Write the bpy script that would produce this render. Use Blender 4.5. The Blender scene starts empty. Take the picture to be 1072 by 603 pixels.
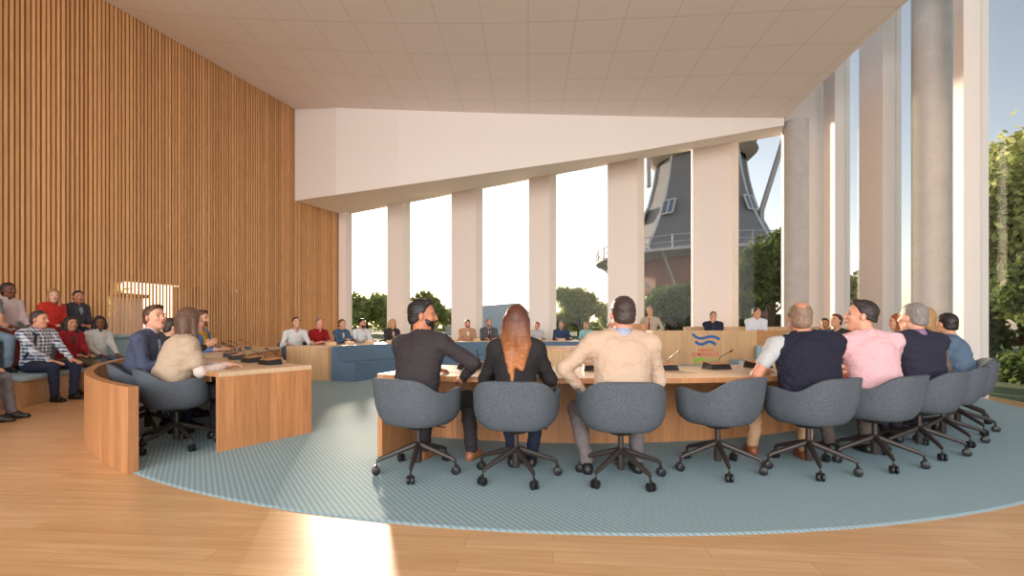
import bpy, bmesh, math, random
import numpy as np
from mathutils import Vector, Matrix

random.seed(7)
rng = np.random.default_rng(7)
sc = bpy.context.scene
col = sc.collection
PI = math.pi
R = math.radians

# ------------------------------------------------------------------ camera, world, sun, exposure
EYE, FPX, HOR = 1.2, 490.0, 341.0
cam_d = bpy.data.cameras.new('camera')
cam = bpy.data.objects.new('camera', cam_d)
col.objects.link(cam)
cam.location = (0, 0, EYE)
cam.rotation_euler = (PI / 2, 0, 0)
cam_d.sensor_width = 36
cam_d.lens = FPX / 1072 * 36
cam_d.shift_y = (HOR - 301.5) / 1072
cam_d.clip_start = 0.05
cam_d.clip_end = 2000
sc.camera = cam

SUN_AZ = math.atan2(-0.306, 0.952)        # measured from +Y
SUN_EL = R(11)
world = bpy.data.worlds.new('world')
sc.world = world
world.use_nodes = True
wn = world.node_tree.nodes
wl = world.node_tree.links
wn.clear()
sky = wn.new('ShaderNodeTexSky')
sky.sky_type = 'NISHITA'
sky.sun_disc = False
sky.sun_elevation = SUN_EL
sky.sun_rotation = SUN_AZ
sky.altitude = 0
sky.air_density = 1.0
sky.dust_density = 1.2
sky.ozone_density = 1.2
tint = wn.new('ShaderNodeMix'); tint.data_type = 'RGBA'; tint.inputs[0].default_value = 0.42
hs = wn.new('ShaderNodeRGBToBW')
bg = wn.new('ShaderNodeBackground')
bg.inputs[1].default_value = 0.21
wo = wn.new('ShaderNodeOutputWorld')
cmb = wn.new('ShaderNodeMix'); cmb.data_type = 'RGBA'; cmb.blend_type = 'MULTIPLY'; cmb.inputs[0].default_value = 1
cmb.inputs[7].default_value = (1.07, 0.99, 0.96, 1)
wl.new(sky.outputs[0], hs.inputs[0])
wl.new(sky.outputs[0], tint.inputs[6])
wl.new(hs.outputs[0], tint.inputs[7])
wl.new(tint.outputs[2], cmb.inputs[6])
wl.new(cmb.outputs[2], bg.inputs[0])
wl.new(bg.outputs[0], wo.inputs[0])

sd = bpy.data.lights.new('sun', 'SUN')
sd.energy = 6.5
sd.angle = R(2.4)
sd.color = (1.0, 0.80, 0.62)
sun = bpy.data.objects.new('sun', sd)
col.objects.link(sun)
sv = Vector((math.sin(SUN_AZ) * math.cos(SUN_EL), math.cos(SUN_AZ) * math.cos(SUN_EL), math.sin(SUN_EL)))
sun.rotation_euler = sv.to_track_quat('Z', 'Y').to_euler()
sun.location = sv * 60

ad = bpy.data.lights.new('rear_fill', 'AREA'); ad.shape = 'RECTANGLE'; ad.size = 22; ad.size_y = 8; ad.energy = 3300; ad.color = (1.0, .96, .95)  # added fill lamp behind the camera, standing in for daylight from that side
al = bpy.data.objects.new('rear_fill', ad); col.objects.link(al); al.location = (-2, -12.5, 4.6); al.rotation_euler = (R(94), 0, R(-4))

sc.view_settings.view_transform = 'Standard'
sc.view_settings.look = 'None'
sc.view_settings.gamma = 1
sc.view_settings.use_curve_mapping = False
sc.view_settings.exposure = 0.38

# ------------------------------------------------------------------ small helpers
def lin(c, k=1.0):
    o = []
    for v in c[:3]:
        v = v / 255.0
        o.append((v / 12.92 if v <= 0.04045 else ((v + 0.055) / 1.055) ** 2.4) * k)
    return (*o, 1.0)

def gpt(px, Y):
    return ((px - 536) / FPX * Y, Y)

def pz(py, Y):
    return EYE + (HOR - py) * Y / FPX

def tag(o, label=None, cat=None, group=None, kind=None):
    if label: o['label'] = label
    if cat: o['category'] = cat
    if group: o['group'] = group
    if kind: o['kind'] = kind
    return o

def empty(name, loc=(0, 0, 0), rz=0.0):
    o = bpy.data.objects.new(name, None)
    o.empty_display_size = 0.1
    col.objects.link(o)
    o.location = loc
    o.rotation_euler = (0, 0, rz)
    return o

def link_mesh(name, me, mat=None, parent=None):
    o = bpy.data.objects.new(name, me)
    col.objects.link(o)
    if mat is not None:
        if not isinstance(mat, (list, tuple)): mat = [mat]
        for m in mat: me.materials.append(m)
    if parent is not None: o.parent = parent
    return o

def copy_tree(o, parent=None):
    c = o.copy()
    col.objects.link(c)
    if parent is not None: c.parent = parent
    for ch in list(o.children): copy_tree(ch, c)
    return c

class MB:
    """collects polygons with uv in metres and builds ONE mesh object"""
    def __init__(s):
        s.v = []; s.f = []; s.uv = []; s.mi = []
    def quad(s, pts, uvs=None, mi=0):
        i = len(s.v)
        s.v += [tuple(p) for p in pts]
        s.f.append(tuple(range(i, i + len(pts))))
        if uvs is None:
            a = Vector(pts[0]); b = Vector(pts[1]); n = (b - a).cross(Vector(pts[2]) - a)
            n = n.normalized() if n.length > 1e-12 else Vector((0, 0, 1))
            if abs(n.z) > 0.7:
                uvs = [(p[0], p[1]) for p in pts]
            else:
                t = Vector((-n.y, n.x, 0)).normalized()
                uvs = [(t.x * p[0] + t.y * p[1], p[2]) for p in pts]
        s.uv += list(uvs); s.mi.append(mi)
    def prism(s, poly, z0, z1, mi=0, u0=0.0):
        """vertical prism over a plan polygon given counter-clockwise; z1 may be a list"""
        n = len(poly)
        za = z0 if isinstance(z0, (list, tuple)) else [z0] * n
        zb = z1 if isinstance(z1, (list, tuple)) else [z1] * n
        u = u0
        for i in range(n):
            j = (i + 1) % n
            L = math.dist(poly[i], poly[j])
            s.quad([(*poly[i], za[i]), (*poly[j], za[j]), (*poly[j], zb[j]), (*poly[i], zb[i])],
                   [(u, za[i]), (u + L, za[j]), (u + L, zb[j]), (u, zb[i])], mi)
            u += L
        s.quad([(*poly[i], zb[i]) for i in range(n)], None, mi)
        s.quad([(*poly[i], za[i]) for i in reversed(range(n))], None, mi)
    def box(s, x0, x1, y0, y1, z0, z1, mi=0):
        s.prism([(x0, y0), (x1, y0), (x1, y1), (x0, y1)], z0, z1, mi)
    def bar(s, a, b, w, h=None, mi=0, up=(0, 0, 1)):
        h = h or w
        a = Vector(a); b = Vector(b); d = (b - a).normalized(); up = Vector(up)
        if abs(d.dot(up)) > 0.98: up = Vector((1, 0, 0))
        x = d.cross(up).normalized() * w / 2; y = x.cross(d).normalized() * h / 2
        A = [a - x - y, a + x - y, a + x + y, a - x + y]; B = [p + (b - a) for p in A]
        L = (b - a).length
        for i in range(4):
            j = (i + 1) % 4
            s.quad([A[i], A[j], B[j], B[i]], [(i * w, 0), (i * w + w, 0), (i * w + w, L), (i * w, L)], mi)
        s.quad(A[::-1], None, mi); s.quad(B, None, mi)
    def tube(s, pts, rad, n=8, mi=0, cap=True):
        pts = [Vector(p) for p in pts]
        rad = rad if isinstance(rad, (list, tuple)) else [rad] * len(pts)
        rings = []
        for k, p in enumerate(pts):
            d = (pts[min(k + 1, len(pts) - 1)] - pts[max(k - 1, 0)]).normalized()
            up = Vector((0, 0, 1)) if abs(d.z) < 0.95 else Vector((0, 1, 0))
            x = d.cross(up).normalized(); y = x.cross(d).normalized()
            rings.append([p + (x * math.cos(2 * PI * i / n) + y * math.sin(2 * PI * i / n)) * rad[k] for i in range(n)])
        for k in range(len(rings) - 1):
            for i in range(n):
                j = (i + 1) % n
                s.quad([rings[k][i], rings[k][j], rings[k + 1][j], rings[k + 1][i]], [(0, 0), (.1, 0), (.1, .1), (0, .1)], mi)
        if cap:
            s.quad(rings[0][::-1], None, mi); s.quad(rings[-1], None, mi)
    def lathe(s, prof, c=(0, 0, 0), n=24, mi=0):
        for k in range(len(prof) - 1):
            (r0, z0), (r1, z1) = prof[k], prof[k + 1]
            for i in range(n):
                a, b = 2 * PI * i / n, 2 * PI * (i + 1) / n
                P = [(c[0] + r0 * math.cos(a), c[1] + r0 * math.sin(a), c[2] + z0), (c[0] + r0 * math.cos(b), c[1] + r0 * math.sin(b), c[2] + z0),
                     (c[0] + r1 * math.cos(b), c[1] + r1 * math.sin(b), c[2] + z1), (c[0] + r1 * math.cos(a), c[1] + r1 * math.sin(a), c[2] + z1)]
                rm = max(r0, r1)
                s.quad(P, [(a * rm, z0), (b * rm, z0), (b * rm, z1), (a * rm, z1)], mi)
    def arc(s, c, r0, r1, z0, z1, a0, a1, n=64, mi=0):
        """solid arc (angles in degrees, 0 = toward the camera, positive to the right); z may differ at r0 / r1"""
        z00, z01 = z0 if isinstance(z0, (list, tuple)) else (z0, z0)
        z10, z11 = z1 if isinstance(z1, (list, tuple)) else (z1, z1)
        def P(r, a, z): return (c[0] + r * math.sin(a), c[1] - r * math.cos(a), z)
        as_ = [R(a0 + (a1 - a0) * i / n) for i in range(n + 1)]
        for i in range(n):
            a, b = as_[i], as_[i + 1]
            s.quad([P(r1, a, z01), P(r1, b, z01), P(r1, b, z11), P(r1, a, z11)], [(a * r1, z01), (b * r1, z01), (b * r1, z11), (a * r1, z11)], mi)
            s.quad([P(r0, b, z00), P(r0, a, z00), P(r0, a, z10), P(r0, b, z10)], [(b * r0, z00), (a * r0, z00), (a * r0, z10), (b * r0, z10)], mi)
            s.quad([P(r0, a, z10), P(r1, a, z11), P(r1, b, z11), P(r0, b, z10)], [(r0, a * r1), (r1, a * r1), (r1, b * r1), (r0, b * r1)], mi)
            s.quad([P(r0, b, z00), P(r1, b, z01), P(r1, a, z01), P(r0, a, z00)], [(r0, b), (r1, b), (r1, a), (r0, a)], mi)
        for a, sg in ((as_[0], 1), (as_[-1], -1)):
            q = [P(r0, a, z00), P(r1, a, z01), P(r1, a, z11), P(r0, a, z10)]
            uv = [(r0, z00), (r1, z01), (r1, z11), (r0, z10)]
            s.quad(q[::sg], uv[::sg], mi)
    def build(s, name, mat, parent=None, smooth=False, merge=True, bevel=0):
        me = bpy.data.meshes.new(name)
        me.from_pydata(s.v, [], s.f)
        uvl = me.uv_layers.new(name='UVMap')
        uvl.data.foreach_set('uv', np.array(s.uv, dtype=np.float32).ravel())
        me.polygons.foreach_set('material_index', np.array(s.mi, dtype=np.int32))
        bm = bmesh.new(); bm.from_mesh(me)
        if merge: bmesh.ops.remove_doubles(bm, verts=bm.verts, dist=1e-5)
        bmesh.ops.recalc_face_normals(bm, faces=bm.faces)
        bm.to_mesh(me); bm.free()
        if smooth:
            me.polygons.foreach_set('use_smooth', np.ones(len(me.polygons), dtype=bool))
            try: me.set_sharp_from_angle(angle=R(38))
            except Exception: pass
        o = link_mesh(name, me, mat, parent)
        if bevel:
            m = o.modifiers.new('bevel', 'BEVEL'); m.width = bevel; m.segments = 2; m.limit_method = 'ANGLE'
        return o

# ------------------------------------------------------------------ materials
class NT:
    def __init__(s, name):
        s.m = bpy.data.materials.new(name); s.m.use_nodes = True
        s.n = s.m.node_tree.nodes; s.l = s.m.node_tree.links
        s.b = s.n['Principled BSDF']; s.out = s.n['Material Output']
    def node(s, t, **kw):
        n = s.n.new(t)
        for k, v in kw.items(): setattr(n, k, v)
        return n
    def math(s, op, a, b=None, c=None):
        n = s.node('ShaderNodeMath', operation=op)
        for i, v in enumerate((a, b, c)):
            if v is None: continue
            if isinstance(v, (int, float)): n.inputs[i].default_value = v
            else: s.l.new(v, n.inputs[i])
        return n.outputs[0]
    def mix(s, f, a, b, blend='MIX'):
        n = s.node('ShaderNodeMix', data_type='RGBA', blend_type=blend)
        for i, v in ((0, f), (6, a), (7, b)):
            if isinstance(v, (int, float)): n.inputs[i].default_value = v
            elif isinstance(v, tuple): n.inputs[i].default_value = v
            else: s.l.new(v, n.inputs[i])
        return n.outputs[2]
    def noise(s, vec, scale=5, detail=4, rough=.5, dist=0):
        n = s.node('ShaderNodeTexNoise')
        if vec is not None: s.l.new(vec, n.inputs['Vector'])
        n.inputs['Scale'].default_value = scale; n.inputs['Detail'].default_value = detail
        n.inputs['Roughness'].default_value = rough; n.inputs['Distortion'].default_value = dist
        return n.outputs[0]
    def ramp(s, f, stops):
        n = s.node('ShaderNodeValToRGB'); e = n.color_ramp.elements
        while len(e) < len(stops): e.new(0.5)
        for i, (p, c) in enumerate(stops):
            e[i].position = p; e[i].color = c
        s.l.new(f, n.inputs[0]); return n.outputs[0]
    def bump(s, h, strength=.3, dist=.01):
        n = s.node('ShaderNodeBump'); n.inputs['Strength'].default_value = strength; n.inputs['Distance'].default_value = dist
        s.l.new(h, n.inputs['Height']); s.l.new(n.outputs[0], s.b.inputs['Normal'])
    def sep(s, vec):
        n = s.node('ShaderNodeSeparateXYZ'); s.l.new(vec, n.inputs[0]); return n.outputs
    def comb(s, x, y, z=0.0):
        n = s.node('ShaderNodeCombineXYZ')
        for i, v in enumerate((x, y, z)):
            if isinstance(v, (int, float)): n.inputs[i].default_value = v
            else: s.l.new(v, n.inputs[i])
        return n.outputs[0]
    def coord(s, which='Object'):
        return s.node('ShaderNodeTexCoord').outputs[which]
    def base(s, c, rough=.5, metal=0, spec=None):
        if isinstance(c, tuple): s.b.inputs['Base Color'].default_value = c
        else: s.l.new(c, s.b.inputs['Base Color'])
        s.b.inputs['Roughness'].default_value = rough; s.b.inputs['Metallic'].default_value = metal
        if spec is not None: s.b.inputs['Specular IOR Level'].default_value = spec
        return s.m

def plain(name, c, rough=.6, metal=0, spec=.5, var=0.06):
    t = NT(name)
    c = lin(c)
    nz = t.noise(t.coord('Object'), 6, 3)
    f = t.math('MULTIPLY', nz, 1.0)
    d = tuple(v * (1 - var * 2) for v in c[:3]) + (1,)
    e = tuple(min(1, v * (1 + var)) for v in c[:3]) + (1,)
    return t.base(t.mix(f, d, e), rough, metal, spec)

def wood(name, c1, c2, strip=.11, rough=.45, horizontal=False, tone=.18, cut=0.0, grain=1.0):
    t = NT(name)
    u, v, _ = t.sep(t.coord('UV'))
    if horizontal: u, v = v, u
    sid = t.math('FLOOR', t.math('DIVIDE', u, strip))
    wn_ = t.node('ShaderNodeTexWhiteNoise', noise_dimensions='1D'); t.l.new(sid, wn_.inputs['W'])
    hsh = wn_.outputs['Value']
    vec = t.comb(t.math('MULTIPLY', u, 26.0), t.math('ADD', t.math('MULTIPLY', v, 1.6), t.math('MULTIPLY', hsh, 37.0)), hsh)
    g = t.noise(vec, 1.0, 5, .6, .6)
    g2 = t.noise(t.comb(t.math('MULTIPLY', u, 160.0), t.math('MULTIPLY', v, 5.0), hsh), 1.0, 2, .5)
    f = t.math('ADD', t.math('MULTIPLY', g, .85 * grain), t.math('MULTIPLY', g2, .3 * grain))
    c = t.ramp(f, [(.25, lin(c2)), (.75, lin(c1))])
    k = t.math('ADD', 1 - tone / 2, t.math('MULTIPLY', hsh, tone))
    kk = t.comb(k, k, k)
    c = t.mix(1.0, c, kk, 'MULTIPLY')
    t.bump(g2, .08, .002)
    return t.base(c, rough)

def fabric(name, c, c2=None, scale=260, rough=.95, pattern=None, pc=None, bump=.25, spec=.2, wrinkle=0):
    t = NT(name)
    co = t.coord('Object')
    nz = t.noise(co, scale, 3, .7)
    big = t.noise(co, 6, 3)
    c2 = c2 or tuple(max(0, v * .78) for v in c)
    f = t.ramp(nz, [(.38, (0, 0, 0, 1)), (.62, (1, 1, 1, 1))])
    out = t.mix(f, lin(c2), lin(c))
    if pattern:
        x, y, z = t.sep(co)
        def line(v, per, w, off=0.0):
            m = t.math('FRACT', t.math('ADD', t.math('DIVIDE', v, per), off + 50))
            return t.math('LESS_THAN', m, w)
        if pattern == 'plaid':
            h = t.math('ADD', t.math('MULTIPLY', y, .6), x)
            a = t.math('MULTIPLY', t.math('ADD', line(h, .055, .5), line(z, .055, .5)), .5)
            out = t.mix(a, lin((222, 222, 224)), lin(pc))
            b = t.math('MAXIMUM', line(h, .055, .1, .3), line(z, .055, .1, .3))
            out = t.mix(t.math('MULTIPLY', b, .6), out, lin((235, 235, 238)))
        elif pattern == 'stripe':
            d = t.math('ADD', t.math('ADD', x, t.math('MULTIPLY', y, .8)), t.math('MULTIPLY', z, .9))
            out = t.mix(line(d, .012, .42), out, lin(pc))
        elif pattern == 'rib':
            a = t.math('SINE', t.math('MULTIPLY', x, 2 * PI / .016))
            out = t.mix(t.math('MULTIPLY', t.math('ADD', a, 1), .22), out, lin(pc))
    out = t.mix(t.math('MULTIPLY', big, .16), out, tuple(v * .6 for v in lin(c)[:3]) + (1,))
    if wrinkle:
        mp = t.node('ShaderNodeMapping'); t.l.new(co, mp.inputs[0]); mp.inputs['Scale'].default_value = (1, 1, 1.7)
        wv = t.noise(mp.outputs[0], 7, 3, .45, 1.6)
        t.bump(t.math('ADD', wv, t.math('MULTIPLY', nz, .02)), wrinkle, .05)
    else: t.bump(nz, bump, .002)
    t.base(out, rough, 0, spec)
    t.b.inputs['Sheen Weight'].default_value = .0
    return t.m

M = {}
M['wood_desk'] = wood('oak_veneer', (222, 174, 126), (182, 130, 84), strip=.13)
M['wood_front'] = wood('oak_front', (200, 142, 94), (158, 104, 62), strip=.12, tone=.3)
M['wood_light'] = wood('pale_oak', (212, 174, 128), (180, 138, 94), strip=.16, tone=.12)
M['wood_top'] = wood('oak_top', (224, 196, 162), (198, 162, 124), strip=.35, tone=.08, rough=.38)
M['slat'] = wood('larch_slat', (222, 172, 120), (186, 132, 84), strip=.084, tone=.30, rough=.55)
M['slat_back'] = plain('slat_backing', (150, 100, 62), .9)
M['door_dark'] = wood('door_dark', (150, 96, 60), (120, 74, 44), strip=.5, tone=.1)
M['door_board'] = wood('door_board', (200, 140, 94), (168, 106, 66), strip=.5, tone=.1)
M['metal'] = plain('bronze_metal', (62, 54, 50), .45, .3)
M['black'] = plain('black_plastic', (26, 25, 26), .45)
M['chair'] = fabric('chair_felt', (98, 104, 111), (76, 82, 89), 110)
M['chair_edge'] = fabric('chair_piping', (96, 116, 136), (76, 94, 112), 160)
M['bench'] = fabric('bench_felt', (108, 132, 152), (80, 102, 122), 55)
M['cushion'] = fabric('cushion_felt', (172, 196, 206), (146, 172, 184), 70)
M['plaster'] = plain('warm_plaster', (242, 233, 227), .85, var=.01, spec=.2)
M['fin'] = plain('fin_coating', (241, 228, 219), .7, var=.015, spec=.3)
M['paper'] = plain('paper', (240, 240, 238), .8, var=.01)
M['white_trim'] = plain('white_trim', (232, 232, 230), .6, var=.02)

def mat_floor():
    t = NT('oak_planks')
    co = t.coord('Object')
    mp = t.node('ShaderNodeMapping'); t.l.new(co, mp.inputs[0]); mp.inputs['Rotation'].default_value = (0, 0, R(5))
    br = t.node('ShaderNodeTexBrick', offset=.37, offset_frequency=2, squash=1)
    t.l.new(mp.outputs[0], br.inputs['Vector'])
    br.inputs['Scale'].default_value = 1; br.inputs['Brick Width'].default_value = 1.3; br.inputs['Row Height'].default_value = .125
    br.inputs['Mortar Size'].default_value = .0012; br.inputs['Mortar Smooth'].default_value = .3; br.inputs['Bias'].default_value = 0
    br.inputs['Color1'].default_value = lin((238, 198, 150)); br.inputs['Color2'].default_value = lin((222, 178, 128)); br.inputs['Mortar'].default_value = lin((120, 78, 44))
    x, y, z = t.sep(mp.outputs[0])
    g = t.noise(t.comb(t.math('MULTIPLY', x, 1.3), t.math('MULTIPLY', y, 22.0), 0.0), 1.0, 5, .62, .8)
    c = t.mix(t.ramp(g, [(.3, (0, 0, 0, 1)), (.72, (1, 1, 1, 1))]), lin((200, 152, 104)), br.outputs[0])
    c = t.mix(.25, c, br.outputs[0])
    t.bump(g, .05, .002)
    return t.base(c, .32, 0, .5)
M['floor'] = mat_floor()

def mat_carpet():
    t = NT('ribbed_carpet')
    x, y, z = t.sep(t.coord('Object'))
    d = t.math('ADD', t.math('MULTIPLY', x, .829), t.math('MULTIPLY', y, .559))
    e = t.math('ADD', t.math('MULTIPLY', x, -.559), t.math('MULTIPLY', y, .829))
    w = t.math('SINE', t.math('MULTIPLY', d, 2 * PI / .036))
    dash = t.math('SINE', t.math('ADD', t.math('MULTIPLY', e, 2 * PI / .06), t.math('MULTIPLY', t.math('FLOOR', t.math('DIVIDE', d, .036)), PI)))
    f = t.math('ADD', t.math('MULTIPLY', w, .27), t.math('MULTIPLY', dash, .05))
    nz = t.noise(t.coord('Object'), 90, 3, .7)
    f = t.math('ADD', t.math('ADD', f, .5), t.math('MULTIPLY', t.math('SUBTRACT', nz, .5), .5))
    big = t.noise(t.coord('Object'), .9, 2)
    c = t.ramp(f, [(.1, lin((128, 156, 164))), (.9, lin((172, 196, 202)))])
    c = t.mix(t.math('MULTIPLY', big, .15), c, lin((126, 148, 154)))
    t.bump(f, .2, .003)
    return t.base(c, .9, 0, .15)
M['carpet'] = mat_carpet()

def mat_ceiling():
    t = NT('ceiling_tiles')
    u, v, _ = t.sep(t.coord('UV'))
    def ln(a):
        m = t.math('ABSOLUTE', t.math('SUBTRACT', t.math('FRACT', t.math('ADD', a, 100.5)), .5))
        return t.math('LESS_THAN', m, .012)
    l = t.math('MAXIMUM', ln(u), ln(v))
    c = t.mix(t.math('MULTIPLY', l, .42), lin((244, 234, 228)), lin((206, 192, 182)))
    return t.base(c, .8, 0, .2)
M['ceiling'] = mat_ceiling()

def mat_concrete():
    t = NT('concrete')
    co = t.coord('Object')
    a = t.noise(co, 3.5, 6, .65); b = t.noise(co, 45, 3, .6)
    v = t.node('ShaderNodeTexVoronoi'); v.inputs['Scale'].default_value = 13; t.l.new(co, v.inputs['Vector'])
    pit = t.math('LESS_THAN', v.outputs['Distance'], .11)
    c = t.ramp(t.math('ADD', t.math('MULTIPLY', a, .75), t.math('MULTIPLY', b, .25)), [(.25, lin((186, 178, 172))), (.75, lin((206, 200, 194)))])
    c = t.mix(t.math('MULTIPLY', pit, .5), c, lin((110, 102, 96)))
    t.bump(b, .15, .005)
    return t.base(c, .8, 0, .3)
M['concrete'] = mat_concrete()

def mat_glass(name='window_glass', k=1.0, tint_=(.96, .975, .97)):
    t = NT(name)
    tr = t.node('ShaderNodeBsdfTransparent'); tr.inputs[0].default_value = (*tint_, 1)
    gl = t.node('ShaderNodeBsdfGlossy'); gl.inputs['Roughness'].default_value = .01
    fr = t.node('ShaderNodeLayerWeight'); fr.inputs['Blend'].default_value = .5
    fr_ = t.math('ADD', t.math('MULTIPLY', t.math('POWER', fr.outputs['Facing'], 5.0), .5), .005)
    mx = t.node('ShaderNodeMixShader')
    t.l.new(t.math('MULTIPLY', fr_, k), mx.inputs[0]); t.l.new(tr.outputs[0], mx.inputs[1]); t.l.new(gl.outputs[0], mx.inputs[2])
    t.l.new(mx.outputs[0], t.out.inputs[0])
    return t.m
M['glass'] = mat_glass()

def mat_leaf(name, a, b):
    t = NT(name)
    oi = t.node('ShaderNodeNewGeometry')
    c = t.mix(oi.outputs['Random Per Island'], lin(a), lin(b))
    t.base(c, .6, 0, .3)
    tr = t.node('ShaderNodeBsdfTranslucent'); t.l.new(c, tr.inputs[0])
    mx = t.node('ShaderNodeMixShader'); mx.inputs[0].default_value = .45
    t.l.new(t.b.outputs[0], mx.inputs[1]); t.l.new(tr.outputs[0], mx.inputs[2]); t.l.new(mx.outputs[0], t.out.inputs[0])
    return t.m
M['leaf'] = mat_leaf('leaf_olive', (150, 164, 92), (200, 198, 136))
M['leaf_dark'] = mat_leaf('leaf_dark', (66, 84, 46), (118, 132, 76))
M['bark'] = plain('bark', (70, 56, 44), .9, var=.2)
M['grass'] = plain('meadow_grass', (88, 104, 62), .95, var=.2)

C1 = (0.83, 9.97)          # centre of carpet and rings
C2 = (0.90, 8.36)          # centre of the far desk arc
def pol(c, r, a):
    a = R(a); return (c[0] + r * math.sin(a), c[1] - r * math.cos(a))

# ------------------------------------------------------------------ ceiling height and plan lines
WX = lambda Y: -13.43 + .3556 * Y                     # slatted wall line
GY = lambda X: 18.5 - .281 * (X + 6.87)               # back glass line (inner faces)
def on_glass(px):
    t = (px - 536) / FPX; Y = 16.57 / (1 + .281 * t); return (t * Y, Y)
_s = [-14, -9.9, -8.55, -6.65, -4.75, -2.85, -.95, .95, 2.85, 5.7, 7.4, 9]
_h = [8.0, 7.6, 7.29, 6.98, 6.72, 6.46, 6.25, 6.1, 5.97, 5.82, 5.66, 5.5]
def hceil(X, Y):
    s = X - .0347 * Y
    h = float(np.interp(s, _s, _h))
    h += .34 * min(1, max(0, (Y - 10.8) / 5.4)) * min(1, max(0, (-4.0 - s) / 4.2))
    return h
def edge_pt(px):
    """far edge of the ceiling, seen at (px, py)"""
    py = float(np.interp(px, [308, 400, 519, 655, 722, 821], [111, 114.5, 118.5, 121.5, 123, 123.5]))
    t = (px - 536) / FPX; Y = 14.0
    for _ in range(60): Y = .5 * Y + .5 * hceil(t * Y, Y) * FPX / (HOR - py)
    return t * Y, Y

# ------------------------------------------------------------------ setting: ground, floor, carpet
m = MB(); m.box(-160, 160, -30, 260, -.6, -.16)
tag(m.build('ground', M['grass']), kind='structure')
m = MB(); m.prism([(-10.9, -7), (6.0, -7), (7.75, 6.3), (9.75, 14.1), (-6.6, 18.7), (-7.2, 18.6)], -.15, 0)
tag(m.build('floor', M['floor']), kind='structure')
m = MB(); m.lathe([(0.0, .008), (7.28, .008), (7.3, .001), (7.3, 0)], (C1[0], C1[1], 0), 160)
tag(m.build('floor_carpet', M['carpet']), kind='structure')

# ceiling surface: grid in (s, Y), clipped at the far edge, at the left wall and at the right edge
def right_edge(Y): return 6.98 + (Y - 8.26) * .113
m = MB()
edge = [(WX(16.38), 16.38)] + [edge_pt(px) for px in np.linspace(352, 826, 60)]
ex = [e[0] for e in edge]; ey = [e[1] for e in edge]
NS, NY = 44, 40
rows = []
for i in range(NS + 1):
    u = i / NS
    colp = []
    # far end of this longitudinal line
    xf0, yf0 = edge[0]; xf = None
    Xr_f = right_edge(12.8)
    Xl_f = WX(16.38)
    Xf = Xl_f + (Xr_f - Xl_f) * u
    Yf = float(np.interp(Xf, ex, ey))
    Yn = -5.0
    Xl_n, Xr_n = WX(Yn) , right_edge(Yn)
    for j in range(NY + 1):
        v = j / NY
        Y = Yn + (Yf - Yn) * v
        Xl, Xr = WX(Y), right_edge(Y)
        X = Xl + (Xr - Xl) * u if v < .999 else Xf
        if v > .6:
            w = (v - .6) / .4
            X = (Xl + (Xr - Xl) * u) * (1 - w) + Xf * w
            if u == 0: X = WX(Y)
            if u == 1: X = right_edge(Y)
        h = hceil(X, Y)
        colp.append((X, Y, EYE + h))
    rows.append(colp)
def cuv(p): return ((p[0] - .0347 * p[1]) / .95, (p[1] + .169 * (p[0] - .33) - 9.52) / 1.12)
TH = .12
for i in range(NS):
    for j in range(NY):
        q = [rows[i][j], rows[i + 1][j], rows[i + 1][j + 1], rows[i][j + 1]]
        m.quad(q[::-1], [cuv(p) for p in q][::-1])
        m.quad([(p[0], p[1], p[2] + TH) for p in q], [(.5, .5)] * 4)
for j in range(NY):
    a, b = rows[NS][j], rows[NS][j + 1]
    m.quad([a, b, (b[0], b[1], b[2] + TH), (a[0], a[1], a[2] + TH)], [(.5, .5)] * 4)
o = m.build('ceiling', M['ceiling'], smooth=True); tag(o, kind='structure')

# sloping beam: front face, underside, over the back windows
m = MB()
pxs = np.linspace(308, 821, 48)
def yfb(px): return float(np.interp(px, [308, 660, 821], [210.3, 159.5, 131]))
def ybb(px): return float(np.interp(px, [355, 660, 821], [223, 164, 137]))
F0 = []; F1 = []; B1 = []; B0 = []
for k, px in enumerate(pxs):
    if px < 352:
        w = (px - 308) / 44; q = edge_pt(352)
        X = WX(16.38) * (1 - w) + q[0] * w; Y = 16.38 * (1 - w) + q[1] * w
    else: X, Y = edge_pt(px)
    F0.append((X, Y, EYE + hceil(X, Y))); F1.append((X, Y, pz(yfb(px), Y)))
    pb = 355 + (px - 308) * (821 - 355) / (821 - 308)
    bx, by = on_glass(pb)
    B1.append((bx + .1, by + .36, pz(ybb(pb), by))); B0.append((bx + .1, by + .36, 10.2))
for k in range(len(pxs) - 1):
    m.quad([F1[k], F1[k + 1], F0[k + 1], F0[k]])
    m.quad([B1[k], B1[k + 1], F1[k + 1], F1[k]])
    m.quad([B0[k], B0[k + 1], B1[k + 1], B1[k]])
    T0 = (F0[k][0], F0[k][1], 10.2); T1 = (F0[k + 1][0], F0[k + 1][1], 10.2)
    m.quad([F0[k], F0[k + 1], T1, T0]); m.quad([T0, T1, B0[k + 1], B0[k]])
o = m.build('beam_back', M['plaster']); tag(o, kind='structure')
def beam_z(X):
    xs = [b[0] for b in B1]; return float(np.interp(X, xs, [b[2] for b in B1]))

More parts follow.
